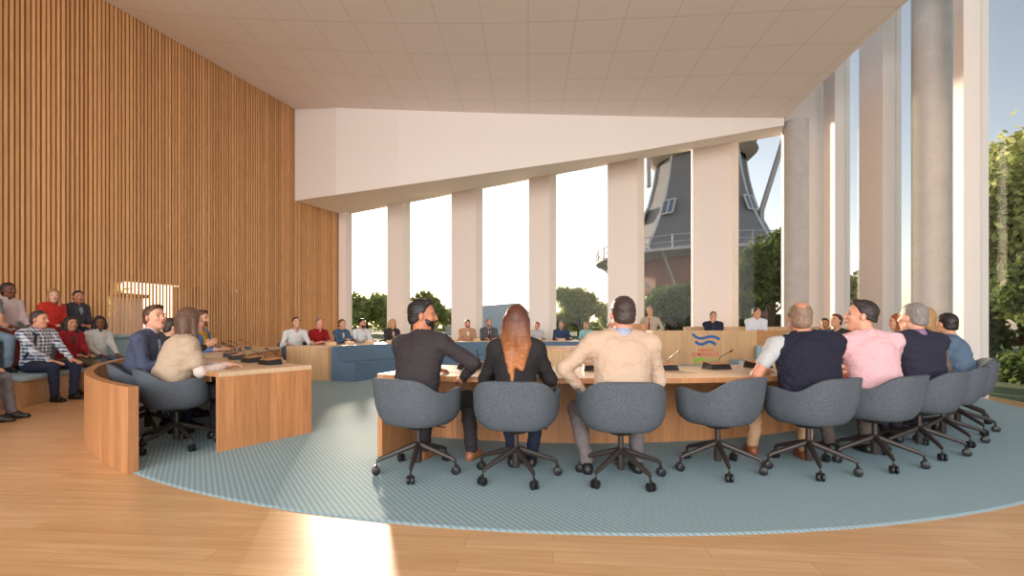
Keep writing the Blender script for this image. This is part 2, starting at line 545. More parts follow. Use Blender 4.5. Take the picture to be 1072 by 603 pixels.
# ------------------------------------------------------------------ slatted wall on the left
wd = Vector((.3556, 1, 0)).normalized(); wnr = Vector((wd.y, -wd.x, 0))    # into the room
m = MB(); pitch = .084; n0 = 0
L0 = 4.0; P0 = Vector((WX(L0), L0, 0)); Ltot = (18.45 - L0) / wd.y
nsl = int(Ltot / pitch)
for i in range(nsl):
    a = P0 + wd * (i * pitch + .02); b = a + wd * random.choice((.038, .042, .046, .050))
    Yc = a.y
    jig = random.choice((-.006, -.003, 0, 0, .004))
    if Yc <= 16.36: zt = EYE + hceil(WX(Yc), Yc) + .01
    else:
        w = (Yc - 16.38) / (18.5 - 16.38); zt = F1[0][2] * (1 - w) + B1[0][2] * w + .02
    a2 = a + wnr * (.026 + jig); b2 = b + wnr * (.026 + jig)
    posts = any(abs(Yc - q) < .07 for q in (12.83, 14.5, 16.38))
    u = i * pitch
    pts = [(a.x, a.y), (a2.x, a2.y), (b2.x, b2.y), (b.x, b.y)]
    uu = [u + .01, u + .012, u + .075, u + .08]
    for k, (p, q) in enumerate(((0, 1), (1, 2), (2, 3), (3, 0))):
        m.quad([(*pts[p], 0), (*pts[q], 0), (*pts[q], zt), (*pts[p], zt)], [(uu[p], 0), (uu[q], 0), (uu[q], zt), (uu[p], zt)])
    m.quad([(*p, 0) for p in pts]); m.quad([(*p, zt) for p in pts])
o = m.build('wall_left', M['slat'], merge=False); tag(o, kind='structure')
# backing wall with openings below 2.28
m = MB()
def wseg(Ya, Yb, z0, zfun, off=.0, th=.16):
    n = max(1, int((Yb - Ya) / .5))
    for k in range(n):
        y0 = Ya + (Yb - Ya) * k / n; y1 = Ya + (Yb - Ya) * (k + 1) / n
        p0 = Vector((WX(y0), y0, 0)) - wnr * off; p1 = Vector((WX(y1), y1, 0)) - wnr * off
        q0 = p0 - wnr * th; q1 = p1 - wnr * th
        m.prism([(p0.x, p0.y), (p1.x, p1.y), (q1.x, q1.y), (q0.x, q0.y)], z0, [zfun(y0), zfun(y1), zfun(y1), zfun(y0)])
def wz(Y):
    if Y <= 16.38: return EYE + hceil(WX(Y), Y) + .02
    w = (Y - 16.38) / 2.12; return F1[0][2] * (1 - w) + B1[0][2] * w + .05
wseg(4.0, 11.0, 0, wz); wseg(11.0, 16.38, 2.28, wz); wseg(16.38, 18.6, 2.28, wz)
for a_, b_ in ((12.77, 12.9), (14.43, 14.56), (16.3, 16.42), (18.3, 18.6)): wseg(a_, b_, 0, lambda y: 2.28, 0, .5)
o = m.build('wall_left_backing', M['slat_back']); tag(o, kind='structure')
for nme, a_, b_, off, mt in (('door_1', 12.9, 14.43, .34, 'door_dark'), ('door_2', 14.56, 16.3, .08, 'door_board'), ('door_3', 16.42, 18.3, .05, 'door_board')):
    m = MB(); wseg(a_ - .02, b_ + .02, 0, lambda y: 2.5, off, .05)
    tag(m.build(nme, M[mt]), kind='structure')
m = MB(); wseg(11.0, 12.77, 0, lambda y: 2.28, .1, .015)
tag(m.build('window_1', M['glass']), kind='structure')

# ------------------------------------------------------------------ fins and glass of the back wall
gd = Vector((1, -.281, 0)).normalized(); gn = Vector((.281, 1, 0)).normalized()       # outward
def fin(name, poly, z1):
    m = MB(); m.prism(poly, -.1, z1); return tag(m.build(name, M['fin'], bevel=.004), kind='structure')
fins_back = [(350, 362, 363.5), (405, 421.5, 430), (472.5, 498, 505.5), (553.5, 575, 582.5), (636, 667.5, 674.5), (725, 766.5, 773.3), (822, 862, 866)]
edges = []
for k, (a, b, c) in enumerate(fins_back):
    FL = on_glass(a); FR = on_glass(b)
    d = .42
    # far right corner: .42 behind the inner face, splayed a little outwards
    base = Vector((*FR, 0)) + gn * d
    t = (c - 536) / FPX
    lam = (t * base.y - base.x) / (gd.x - t * gd.y)
    BR = base + gd * max(lam, .0)
    BL = Vector((*FL, 0)) + gn * d
    if k == 0: BL = BL - gd * .2
    zt = [beam_z(FL[0]) + .15, beam_z(FR[0]) + .15, beam_z(BR.x) + .15, beam_z(BL.x) + .15]
    if k == 6: zt = [9.6] * 4
    fin('trim_%d' % (k + 1), [FL, FR, (BR.x, BR.y), (BL.x, BL.y)], zt)
    edges.append((BL, BR))
for k in range(6):
    a = edges[k][1] - gn * .1; b = edges[k + 1][0] - gn * .1
    m = MB(); za = beam_z(a.x) + .1; zb = beam_z(b.x) + .1
    q = gn * .02
    m.prism([(a.x, a.y), (b.x, b.y), (b.x + q.x, b.y + q.y), (a.x + q.x, a.y + q.y)], -.05, [za, zb, zb, za])
    g = tag(m.build('window_%d' % (k + 2), M['glass']), kind='structure')

# right facade
FX = lambda Y: 7.67 + .22 * (Y - 7.95)
fd = Vector((.22, 1, 0)).normalized(); fo = Vector((fd.y, -fd.x, 0))            # outward
rf = []
for k, (ya, yb) in enumerate(((7.95, 8.2), (10.35, 11.36), (12.6, 13.3), (4.6, 5.6))):
    a = Vector((FX(ya), ya, 0)); b = Vector((FX(yb), yb, 0))
    c = b + fo * .36; d = a + fo * .36
    if k == 0: c = b + fo * .3
    fin('trim_%d' % (k + 8), [(b.x, b.y), (a.x, a.y), (d.x, d.y), (c.x, c.y)], 9.6)
    rf.append((a, b, c, d))
k = 8
for ya, yb in ((-1.5, 4.6), (5.6, 7.95), (8.2, 10.35), (11.36, 12.6), (13.3, 13.95)):
    a = Vector((FX(ya), ya, 0)) + fo * .24; b = Vector((FX(yb), yb, 0)) + fo * .24; c = b + fo * .02; d = a + fo * .02
    m = MB(); m.prism([(b.x, b.y), (a.x, a.y), (d.x, d.y), (c.x, c.y)], 0.0, 9.5)
    tag(m.build('window_%d' % k, M['glass']), kind='structure'); k += 1
for nm, (x, y, r, zt) in (('column_right', (8.03, 8.96, .30, 9.6)), ('column_back', (gpt(833.5, 13.2)[0], 13.2, .305, 6.95))):
    m = MB(); m.lathe([(0, 0), (r, 0), (r, zt), (0, zt)], (x, y, 0), 64)
    tag(m.build(nm, M['concrete'], smooth=True), kind='structure')
# ------------------------------------------------------------------ wooden ring wall, tiers
def arcwall(name, c, r0, r1, z0, z1, a0, a1, mat, parent=None, n=64, bevel=0):
    m = MB(); m.arc(c, r0, r1, z0, z1, a0, a1, n); return m.build(name, mat, parent, smooth=True, bevel=bevel)
o = arcwall('ring_screen', C1, 7.26, 7.34, 0, .705, -90, -32.4, M['wood_front'], n=90, bevel=.004)
tag(o, 'low curved wooden screen wrapping the left side of the carpet, open at its near end', 'screen')

T = tag(empty('seating_tier'), 'lower tiered bench along the slatted wall, wooden riser under pale blue cushions', 'bench', 'tiered benches on the left')
arcwall('riser', C1, 8.56, 9.45, 0, .385, -94, -68.2, M['wood_light'], T)
arcwall('cushion', C1, 8.5, 9.42, .385, .455, -94, -68.2, M['cushion'], T, bevel=.015)
T = tag(empty('seating_tier'), 'upper tiered bench with pale blue seat, front and backrest below the slats', 'bench', 'tiered benches on the left')
arcwall('riser', C1, 9.50, 9.98, 0, .93, -94, -50, M['cushion'], T)
arcwall('cushion', C1, 9.43, 9.98, .93, 1.0, -94, -50, M['cushion'], T, bevel=.015)
arcwall('backrest', C1, 9.88, 9.98, 1.0, (1.30, 1.30), -86, -50, M['cushion'], T, bevel=.02)
T = tag(empty('step_block'), 'wooden step block with grey cushion at the end of the lower bench', 'step')
arcwall('block', C1, 8.75, 9.45, 0, .385, -68.1, -50, M['wood_front'], T)
arcwall('cushion', C1, 8.66, 9.42, .385, .45, -68.1, -50, M['cushion'], T, bevel=.015)

# ------------------------------------------------------------------ desks
def desk(name, label, c, r0, r1, panel_r, a0, a1, ends, seat_side='out', n=90, zt=.76, front='wood_front', group='curved council desks'):
    t = tag(empty(name), label, 'desk', group)
    arcwall('desktop', c, r0, r1, zt - .045, zt, a0, a1, M['wood_top'], t, n)
    arcwall('front_panel', c, panel_r - .02, panel_r + .02, .0, zt - .045, a0 + .3, a1 - .3, M[front], t, n)
    for k, e in enumerate(ends):
        w = .45
        arcwall('end_panel', c, r0, r1, .0, zt - .0452, e, e + (w if k == 0 else -w), M[front], t, 1)
    arcwall('edge_band', c, r1, r1 + .004, zt - .045, zt - .001, a0, a1, M[front], t, n)
    return t
desk('council_desk', 'long curved wooden desk in front of the near row of swivel chairs', C1, 4.98, 6.05, 5.2, -19.9, 92, (-19.9, 92), n=110)
desk('council_desk', 'curved wooden desk at the left with the solid end panel beside the carpet aisle', C1, 5.65, 6.62, 5.72, -88, -32.9, (-88, -32.9))
# far desk with upholstered bench in front
t = tag(empty('council_desk'), 'far curved desk by the back windows with a blue upholstered front', 'desk', 'curved council desks')
FA0, FA1 = -109.2, -219
arcwall('desktop', C2, 5.14, 6.1, .715, .755, FA1, FA0, M['wood_top'], t, 100)
arcwall('front_panel', C2, 5.16, 5.2, 0, .715, FA1, FA0 - .5, M['wood_light'], t, 100)
m = MB(); m.prism([(-4.90, 10.16), (-3.93, 10.16), (-3.95, 10.2), (-4.87, 10.2)], 0, .756)
m.build('end_panel', M['wood_light'], t)
m = MB()
def bench_arc(mb, c, rb, a0, a1, n, zt=.745, zs=.41):
    P = lambda r, a, z: (c[0] + r * math.sin(a), c[1] - r * math.cos(a), z)
    prof = [(rb, 0), (rb, zt), (rb - .04, zt), (rb - .2, zs + .02), (rb - .22, zs), (rb - .59, zs), (rb - .61, zs - .02), (rb - .61, 0)]
    L = [0]
    for i in range(1, len(prof)): L.append(L[-1] + math.dist(prof[i - 1], prof[i]))
    for i in range(n):
        a, b = R(a0 + (a1 - a0) * i / n), R(a0 + (a1 - a0) * (i + 1) / n)
        for k in range(len(prof) - 1):
            (r0, z0), (r1, z1) = prof[k], prof[k + 1]
            mb.quad([P(r0, a, z0), P(r0, b, z0), P(r1, b, z1), P(r1, a, z1)], [(a * rb, L[k]), (b * rb, L[k]), (b * rb, L[k + 1]), (a * rb, L[k + 1])])
    for a in (R(a0), R(a1)): mb.quad([P(r, a, z) for r, z in prof])
bench_arc(m, C2, 5.138, FA1 + 1, FA0 - 1.2, 90)
o = m.build('upholstered_bench', M['bench'], smooth=True)
tag(o, 'blue felt bench built along the inside of the far curved desk', 'bench')

# clerk table in the middle
t = tag(empty('clerk_table', (0, 0, 0)), 'low wooden clerks table in the centre of the ring before the blue bench', 'table')
m = MB(); m.box(.57, 2.75, 8.9, 10.4, .715, .755); m.build('tabletop', M['wood_desk'], t)
m = MB(); m.box(.59, 2.73, 8.92, 8.97, 0, .715); m.build('front_panel', M['wood_light'], t)
for x in (.59, 2.69):
    m = MB(); m.box(x, x + .04, 8.97, 10.38, 0, .715); m.build('side_panel', M['wood_light'], t)

# rostrum
PLAT = .26
t = tag(empty('rostrum_platform'), 'low blue carpeted platform under the wooden rostrum', 'platform')
m = MB(); m.prism([(4.0, 11.08), (8.1, 11.08), (8.1, 11.98), (4.9, 12.66), (4.0, 12.66)], 0.008, PLAT); m.build('deck', M['carpet'], t)
t = tag(empty('rostrum'), 'pale wooden rostrum with the blue, red and green council logo', 'rostrum')
m = MB(); m.box(3.32, 5.755, 11.0, 11.06, 0, 1.088); m.build('front_panel', M['wood_light'], t)
m = MB(); m.prism([(5.755, 11.0), (6.75, 11.25), (6.74, 11.31), (5.755, 11.06)], 0, 1.083); m.build('wing_panel', wood('oak_wing', (200, 150, 104), (164, 112, 70), horizontal=True), t)
m = MB(); m.box(3.32, 3.37, 11.06, 11.6, 0, 1.088); m.build('side_panel', M['wood_light'], t)
m = MB(); m.prism([(3.37, 11.06), (5.755, 11.06), (6.7, 11.31), (6.7, 11.6), (3.37, 11.6)], .95, .985); m.build('worktop', M['wood_top'], t)
# logo on the rostrum
def ribbon(name, pts, w, mat, parent):
    """pts: pixel positions of the centre line on the rostrum front, w: width in pixels"""
    Y = 10.992; k = Y / FPX
    P = [Vector(((x - 536) * k, 0, EYE + (HOR - y) * k)) for x, y in pts]
    # smooth by Catmull-Rom
    Q = []
    for i in range(len(P) - 1):
        p0 = P[max(i - 1, 0)]; p1 = P[i]; p2 = P[i + 1]; p3 = P[min(i + 2, len(P) - 1)]
        for s in range(8):
            u = s / 8
            Q.append(.5 * ((2 * p1) + (p2 - p0) * u + (2 * p0 - 5 * p1 + 4 * p2 - p3) * u * u + (3 * p1 - p0 - 3 * p2 + p3) * u ** 3))
    Q.append(P[-1])
    mb = MB(); hw = w * k / 2
    e = []
    for i, q in enumerate(Q):
        d = (Q[min(i + 1, len(Q) - 1)] - Q[max(i - 1, 0)]).normalized(); nrm = Vector((-d.z, 0, d.x))
        e.append((q - nrm * hw, q + nrm * hw))
    for i in range(len(e) - 1):
        a, b, c, d = e[i][0], e[i + 1][0], e[i + 1][1], e[i][1]
        f = [(v.x, 11.0 - .008, v.z) for v in (a, b, c, d)]; g = [(v.x, 11.0, v.z) for v in (a, b, c, d)]
        mb.quad(f); mb.quad([f[0], f[1], g[1], g[0]]); mb.quad([f[2], f[3], g[3], g[2]])
    return mb.build(name, mat, parent)
mb_blue = plain('logo_blue', (22, 92, 158), .5, var=.02); mb_green = plain('logo_green', (140, 196, 50), .5, var=.02); mb_red = plain('logo_red', (232, 118, 92), .5, var=.02)
lg = ribbon('logo_wave', [(725, 349.3), (729, 353), (735, 354.2), (742, 352.5), (748, 352.6), (753.3, 355.2)], 2.6, mb_blue, t); lg['label'] = 'blue upper wave'
lg = ribbon('logo_wave', [(727.8, 357.4), (731.5, 360), (736, 360.2), (741, 358), (745.5, 358.2), (749.4, 361)], 2.8, mb_blue, t); lg['label'] = 'blue lower wave'
lg = ribbon('logo_wave', [(726.6, 379), (731, 376.2), (736, 376.6), (741, 378.2), (746, 378), (750.5, 377)], 2.8, mb_green, t); lg['label'] = 'green wave'
lg = ribbon('logo_wave', [(728.5, 382.8), (733, 381.6), (738, 381.8), (742.5, 383)], 1.8, mb_green, t); lg['label'] = 'small green wave'
def text(name, s, px, py, size_px, mat, parent, width_px):
    k = 10.992 / FPX
    cu = bpy.data.curves.new(name, 'FONT'); cu.body = s; cu.size = size_px * k; cu.extrude = .003; cu.align_x = 'CENTER'; cu.offset = .0012
    o = bpy.data.objects.new(name, cu); col.objects.link(o)
    o.rotation_euler = (PI / 2, 0, 0); o.location = ((px - 536) * k, 10.996, EYE + (HOR - py) * k)
    bpy.context.view_layer.update()
    w = o.dimensions.x
    if w > 0: o.scale.x = width_px * k / w
    sx = o.scale.x
    me = bpy.data.meshes.new_from_object(o.evaluated_get(bpy.context.evaluated_depsgraph_get()))
    loc = o.location.copy(); bpy.data.objects.remove(o)
    me.materials.clear(); n2 = link_mesh(name, me, mat, parent)
    n2.location = loc; n2.rotation_euler = (PI / 2, 0, 0); n2.scale.x = sx
    return n2
x = text('logo_lettering', 'GEMEENTE', 739, 367.6, 3.4, mb_red, t, 17); x['label'] = 'small red word GEMEENTE'
x = text('logo_lettering', 'EEMSDELTA', 738.8, 372.6, 5.2, mb_red, t, 29); x['label'] = 'red word EEMSDELTA'
# bench before the right part of the rostrum
t = tag(empty('front_bench'), 'blue upholstered seat in front of the right half of the rostrum', 'bench')
m = MB(); m.box(5.05, 7.0, 10.42, 10.9, .012, .42); m.build('seat', M['cushion'], t, bevel=.02)
m = MB(); m.prism([(5.66, 10.8), (7.0, 10.8), (7.0, 10.92), (5.66, 10.92)], .42, .73); m.build('backrest', M['cushion'], t, bevel=.02)
m = MB(); m.box(3.35, 5.04, 10.6, 10.98, .012, .29)
tag(m.build('upholstered_step', M['cushion'], bevel=.015), 'long low blue step at the foot of the logo rostrum', 'step')
m = MB(); m.prism([(4.68, 12.78), (8.2, 12.02), (8.21, 12.08), (4.69, 12.84)], 0, 1.175)
tag(m.build('back_screen', M['wood_light']), 'pale wooden back screen behind the two people on the rostrum', 'screen')

# lectern
t = tag(empty('lectern', (3.30, 12.35, 0)), 'slim wooden lectern in front of the standing speaker', 'lectern')
m = MB(); m.box(-.17, .17, -.14, .1, 0, .04); m.build('base', M['wood_front'], t)
m = MB(); m.box(-.14, .14, -.1, .06, .04, 1.0); m.build('post_panel', M['wood_front'], t)
m = MB(); m.quad([(-.19, -.16, 1.06), (.19, -.16, 1.06), (.19, .18, 1.0), (-.19, .18, 1.0)]); m.v = []; m.f = []; m.uv = []; m.mi = []
m.prism([(-.18, -.16), (.18, -.16), (.18, .16), (-.18, .16)], [1.0, 1.0, 1.0, 1.0], [1.25, 1.25, 1.08, 1.08]); m.build('reading_top', M['wood_front'], t)

# ------------------------------------------------------------------ swivel chair
def chair_shell(off=0.0, ins=0.0, name='shell', mat=None, parent=None, rim_only=False):
    NT_, NV = 72, 22
    def rimh(a):       # a: |angle| from the back, radians
        d = math.degrees(a)
        return float(np.interp(d, [0, 34, 46, 56, 66, 76, 90, 104, 115, 125, 135, 147, 160, 180],
                               [.787, .785, .770, .728, .680, .664, .680, .698, .694, .64, .54, .465, .44, .435]))
    def P(i, v):
        th = 2 * PI * i / NT_
        a = abs((th + PI) % (2 * PI) - PI)
        H = rimh(a)
        H = (H + rimh(min(PI, a + .09)) + rimh(max(0, a - .09))) / 3
        d = math.degrees(a)
        # plan radius at rim and at base
        sx, sy = math.sin(th), -math.cos(th)          # back = -y
        back_y, front_y = .285, .25
        ry = back_y if sy < 0 else front_y
        n = 3.0
        sdx = .300 + .034 * float(np.interp(d, [55, 100], [0, 1]))
        rr = 1 / ((abs(sx) / sdx) ** n + (abs(sy) / ry) ** n) ** (1 / n)
        rb = rr * .80
        zs = .402
        if v < .45:
            u = v / .45; r = rb * u * .92; z = zs + .012 * u ** 2
        else:
            u = (v - .45) / .55
            hh = max(H - zs - .012, 0.0)
            k = min(1, hh / .12)
            curve = (1 - math.cos(u * PI / 2)) * (1 - .35) + .35 * u
            out = math.sin(min(1, u * 1.55) * PI / 2)
            r = rb * .92 + (rr - rb * .92) * (out * .80 + u * .20)
            z = zs + .012 + hh * (curve ** (1.0)) 
            if k < 1: z = zs + .012 + hh * u
        lean = .04 * max(0, -sy) * max(0, z - .5) / .3
        return Vector((r * sx, r * sy - lean * 1.0 - .005, z))
    mb = MB()
    g = [[P(i, j / NV) for j in range(NV + 1)] for i in range(NT_)]
    for i in range(NT_):
        for j in range(NV):
            a, b, c, d = g[i][j], g[(i + 1) % NT_][j], g[(i + 1) % NT_][j + 1], g[i][j + 1]
            if j == 0: mb.quad([a, c, d], [(0, 0)] * 3)
            else: mb.quad([a, b, c, d], [(0, 0)] * 4)
    o = mb.build(name, mat, parent, smooth=True)
    me = o.data
    me.polygons.foreach_set('use_smooth', np.ones(len(me.polygons), dtype=bool))
    for e_ in me.attributes:
        if e_.name == 'sharp_edge': me.attributes.remove(e_); break
    md = o.modifiers.new('thick', 'SOLIDIFY'); md.thickness = .032; md.offset = 0
    md = o.modifiers.new('bevel', 'BEVEL'); md.width = .012; md.segments = 3; md.limit_method = 'ANGLE'; md.angle_limit = R(50)
    return o
def make_chair():
    t = empty('swivel_armchair')
    chair_shell(mat=M['chair'], parent=t)
    m = MB(); m.lathe([(0, .35), (.09, .352), (.12, .375), (.14, .392), (0, .392)], n=20); m.build('seat_mount', M['metal'], t, smooth=True)
    m = MB(); m.lathe([(0, .07), (.026, .07), (.03, .09), (.03, .24), (.022, .245), (.022, .37), (0, .37)], n=18); m.build('column', M['metal'], t, smooth=True)
    m = MB(); m.tube([(.03, 0, .385), (.16, .01, .383), (.25, .02, .378)], [.005, .005, .006], 6); m.build('lever', M['metal'], t)
    for k in range(5):
        a = 2 * PI * k / 5 + R(12)
        c, s = math.cos(a), math.sin(a)
        f = lambda r, z, q=0: (c * r - s * q, s * r + c * q, z)
        m = MB(); m.tube([f(.015, .22), f(.06, .205), f(.30, .125), f(.325, .11), f(.33, .075)], [.025, .024, .017, .014, .011], 8)
        lg = m.build('leg', M['metal'], t, smooth=True)
        m = MB()
        for q in (-.0165, .0165):
            # wheel as a short cylinder with its axis tangential
            cx_, cy_, cz_ = f(.335, .033, q)
            P1 = Vector((cx_, cy_, cz_)); ax = Vector((-s, c, 0))
            m.tube([P1 - ax * .011, P1 - ax * .008, P1 + ax * .008, P1 + ax * .011], [.026, .0325, .0325, .026], 14)
        hx = Vector(f(.335, .05)); m.tube([hx + Vector((0, 0, .03)), hx + Vector((0, 0, -.01))], .011, 8)
        ca = m.build('caster', M['black'], lg, smooth=True)
    return t
chair0 = make_chair(); chair_used = [False]
def place_chair(x, y, face, label, group, z=.008, spin=None):
    """face: (fx, fy) direction the sitter looks"""
    o = copy_tree(chair0) if chair_used[0] else chair0
    chair_used[0] = True
    o.location = (x, y, z); o.rotation_euler = (0, 0, math.atan2(-face[0], face[1]))
    tag(o, label, 'office chair', group)
    return o

# ------------------------------------------------------------------ conference consoles
def make_console():
    t = empty('delegate_console')
    w = .102
    m = MB()
    prof = [(-.095, 0), (.08, 0), (.065, .068), (-.07, .052)]
    A = [(-w - .012 * (z < .01), y, z) for y, z in prof]; B = [(w + .012 * (z < .01), y, z) for y, z in prof]
    for i in range(len(prof)):
        j = (i + 1) % len(prof); m.quad([A[i], A[j], B[j], B[i]])
    m.quad(A[::-1]); m.quad(B); m.build('housing', M['black'], t)
    m = MB()
    q = [(-w - .004, -.076, .052), (w + .004, -.076, .052), (w + .004, .070, .069), (-w - .004, .070, .069)]
    m.prism([(p[0], p[1]) for p in q], [p[2] for p in q], [p[2] + .006 for p in q])
    m.build('wooden_top', M['wood_front'], t)
    m = MB(); m.prism([(-w - .006, .082), (w + .006, .082), (w + .004, .088), (-w - .004, .088)], 0, .076); m.build('wooden_back', M['wood_light'], t)
    m = MB(); m.tube([(.07, .06, .07), (.074, .04, .11), (.085, -.02, .145), (.10, -.075, .175)], .0035, 6)
    st = m.build('microphone_stem', M['black'], t, smooth=True)
    m = MB(); m.tube([(.10, -.075, .175), (.106, -.11, .192)], [.007, .0075], 8); m.build('microphone_head', M['black'], st, smooth=True)
    return t
con0 = make_console(); con_used = [False]
def place_console(x, y, z, user, label, group):
    o = copy_tree(con0) if con_used[0] else con0
    con_used[0] = True
    d = Vector((user[0] - x, user[1] - y)); d.normalize()
    o.location = (x, y, z); o.rotation_euler = (0, 0, math.atan2(d.x, -d.y))       # local -y looks at the user
    tag(o, label, 'console', group)

# ------------------------------------------------------------------ people: signed-distance modelling turned into one smooth mesh
class SDF:
    def __init__(s): s.ops = []
    def cone(s, a, b, ra, rb, k=.02):
        a = np.array(a, float); b = np.array(b, float)
        r = max(ra, rb); s.ops.append(('c', a, b, ra, rb, k, np.minimum(a, b) - r, np.maximum(a, b) + r)); return s
    def ell(s, c, r, Rm=None, k=.02):
        c = np.array(c, float); r = np.array(r, float); m = float(r.max())
        s.ops.append(('e', c, r, None if Rm is None else np.array(Rm, float), 0, k, c - m, c + m)); return s
    def cut(s, n, p, k=.006):
        n = np.array(n, float); n /= np.linalg.norm(n); s.ops.append(('p', n, float(n @ np.array(p, float)), k)); return s
    def minus(s, kind, *args, k=.01):
        t = SDF(); getattr(t, kind)(*args); s.ops.append(('m', t.ops[0], k)); return s
    @staticmethod
    def _d(op, X, Y, Z):
        if op[0] == 'c':
            a, b, ra, rb = op[1:5]; ba = b - a; l2 = float(ba @ ba) + 1e-12
            px, py, pz_ = X - a[0], Y - a[1], Z - a[2]
            h = np.clip((px * ba[0] + py * ba[1] + pz_ * ba[2]) / l2, 0, 1)
            return np.sqrt((px - ba[0] * h) ** 2 + (py - ba[1] * h) ** 2 + (pz_ - ba[2] * h) ** 2) - (ra + (rb - ra) * h)
        c, r, Rm = op[1:4]
        px, py, pz_ = X - c[0], Y - c[1], Z - c[2]
        if Rm is not None:   # rows of Rm^T: local axes
            qx = px * Rm[0, 0] + py * Rm[1, 0] + pz_ * Rm[2, 0]
            qy = px * Rm[0, 1] + py * Rm[1, 1] + pz_ * Rm[2, 1]
            qz = px * Rm[0, 2] + py * Rm[1, 2] + pz_ * Rm[2, 2]
            px, py, pz_ = qx, qy, qz
        k0 = np.sqrt((px / r[0]) ** 2 + (py / r[1]) ** 2 + (pz_ / r[2]) ** 2)
        k1 = np.sqrt((px / r[0] ** 2) ** 2 + (py / r[1] ** 2) ** 2 + (pz_ / r[2] ** 2) ** 2) + 1e-6
        return k0 * (k0 - 1) / k1
    def mesh(s, h, noise=0.0, smooth=2, seed=0, fold=1.0):
        adds = [o for o in s.ops if o[0] in 'ce']
        lo = np.min([o[6] for o in adds], 0) - 2.5 * h - .01; hi = np.max([o[7] for o in adds], 0) + 2.5 * h + .01
        n = np.ceil((hi - lo) / h).astype(int) + 1
        ax = [(lo[i] + h * np.arange(n[i])).astype(np.float32) for i in range(3)]
        F = np.full(n, .08, np.float32)
        def view(b0, b1, mg):
            i0 = np.maximum(((b0 - mg - lo) / h).astype(int), 0); i1 = np.minimum(np.ceil((b1 + mg - lo) / h).astype(int) + 1, n)
            sl = tuple(slice(int(a), int(b)) for a, b in zip(i0, i1))
            return sl, ax[0][sl[0]][:, None, None], ax[1][sl[1]][None, :, None], ax[2][sl[2]][None, None, :]
        for o in s.ops:
            if o[0] in 'ce':
                k = o[5]
                sl, X, Y, Z = view(o[6], o[7], k + 2 * h)
                d = SDF._d(o, X, Y, Z); f = F[sl]
                hh = np.maximum(k - np.abs(f - d), 0) / k
                F[sl] = np.minimum(f, d) - hh * hh * k * .25
            elif o[0] == 'm':
                q, k = o[1], o[2]
                sl, X, Y, Z = view(q[6], q[7], k + 2 * h)
                d = -SDF._d(q, X, Y, Z); f = F[sl]
                hh = np.maximum(k - np.abs(f - d), 0) / k
                F[sl] = np.maximum(f, d) + hh * hh * k * .25
            else:
                nn, dd, k = o[1:4]
                d = nn[0] * ax[0][:, None, None] + nn[1] * ax[1][None, :, None] + nn[2] * ax[2][None, None, :] - dd
                hh = np.maximum(k - np.abs(F - d), 0) / k
                F = np.maximum(F, d) + hh * hh * k * .25
        S = F < 0
        C = S[:-1, :-1, :-1].astype(np.int8)
        for (a, b, c) in ((1, 0, 0), (0, 1, 0), (0, 0, 1), (1, 1, 0), (1, 0, 1), (0, 1, 1), (1, 1, 1)):
            C = C + S[a:n[0] - 1 + a, b:n[1] - 1 + b, c:n[2] - 1 + c]
        I, J, K = np.nonzero((C > 0) & (C < 8))
        if len(I) == 0: return None
        idx = np.full(C.shape, -1, np.int32); idx[I, J, K] = np.arange(len(I))
        acc = np.zeros((len(I), 3)); cnt = np.zeros(len(I))
        corners = [(a, b, c) for a in (0, 1) for b in (0, 1) for c in (0, 1)]
        val = {q: F[I + q[0], J + q[1], K + q[2]] for q in corners}
        for p in corners:
            for d_ in range(3):
                if p[d_]: continue
                q = list(p); q[d_] = 1; q = tuple(q)
                a, b = val[p], val[q]; mk = (a < 0) != (b < 0)
                t = np.where(mk, a / np.where(mk, a - b, 1), 0)
                for e in range(3):
                    acc[:, e] += np.where(mk, p[e] + (t if e == d_ else 0), 0)
                cnt += mk
        V = lo + h * (np.stack([I, J, K], 1) + acc / cnt[:, None])
        faces = []
        for d_ in range(3):
            A = S[tuple(slice(0, -1) if e == d_ else slice(None) for e in range(3))]
            B = S[tuple(slice(1, None) if e == d_ else slice(None) for e in range(3))]
            P = np.stack(np.nonzero(A != B), 1)
            u, v = (d_ + 1) % 3, (d_ + 2) % 3
            P = P[(P[:, u] > 0) & (P[:, v] > 0) & (P[:, u] < C.shape[u]) & (P[:, v] < C.shape[v]) & (P[:, d_] < C.shape[d_])]
            ins = A[tuple(P.T)]
            def at(du, dv):
                Q = P.copy(); Q[:, u] += du; Q[:, v] += dv; return idx[Q[:, 0], Q[:, 1], Q[:, 2]]
            q = np.stack([at(-1, -1), at(0, -1), at(0, 0), at(-1, 0)], 1)
            q[~ins] = q[~ins][:, ::-1]
            faces.append(q)
        Fc = np.concatenate(faces); Fc = Fc[(Fc >= 0).all(1)]
        # a little tangential smoothing
        for _ in range(smooth):
            s_ = np.zeros_like(V); c_ = np.zeros(len(V))
            for a, b in ((0, 1), (1, 2), (2, 3), (3, 0)):
                np.add.at(s_, Fc[:, a], V[Fc[:, b]]); np.add.at(s_, Fc[:, b], V[Fc[:, a]])
                np.add.at(c_, Fc[:, a], 1); np.add.at(c_, Fc[:, b], 1)
            V = V * .5 + .5 * s_ / np.maximum(c_, 1)[:, None]
        if noise:
            r_ = np.random.default_rng(seed)
            w = np.zeros(len(V))
            for q in range(9):
                kv = r_.normal(size=3) * np.array([1, 1, 1.6]) * (16 + 7 * q) * fold
                w += np.sin(V @ kv + r_.uniform(0, 6.28) + 1.3 * np.sin(V @ r_.normal(size=3) * 14)) / (1 + .25 * q)
            fn = np.zeros_like(V)
            nrm = np.cross(V[Fc[:, 2]] - V[Fc[:, 0]], V[Fc[:, 3]] - V[Fc[:, 1]])
            for a in range(4): np.add.at(fn, Fc[:, a], nrm)
            fn /= np.linalg.norm(fn, axis=1, keepdims=True) + 1e-12
            w = np.sign(w) * np.abs(w) ** .8
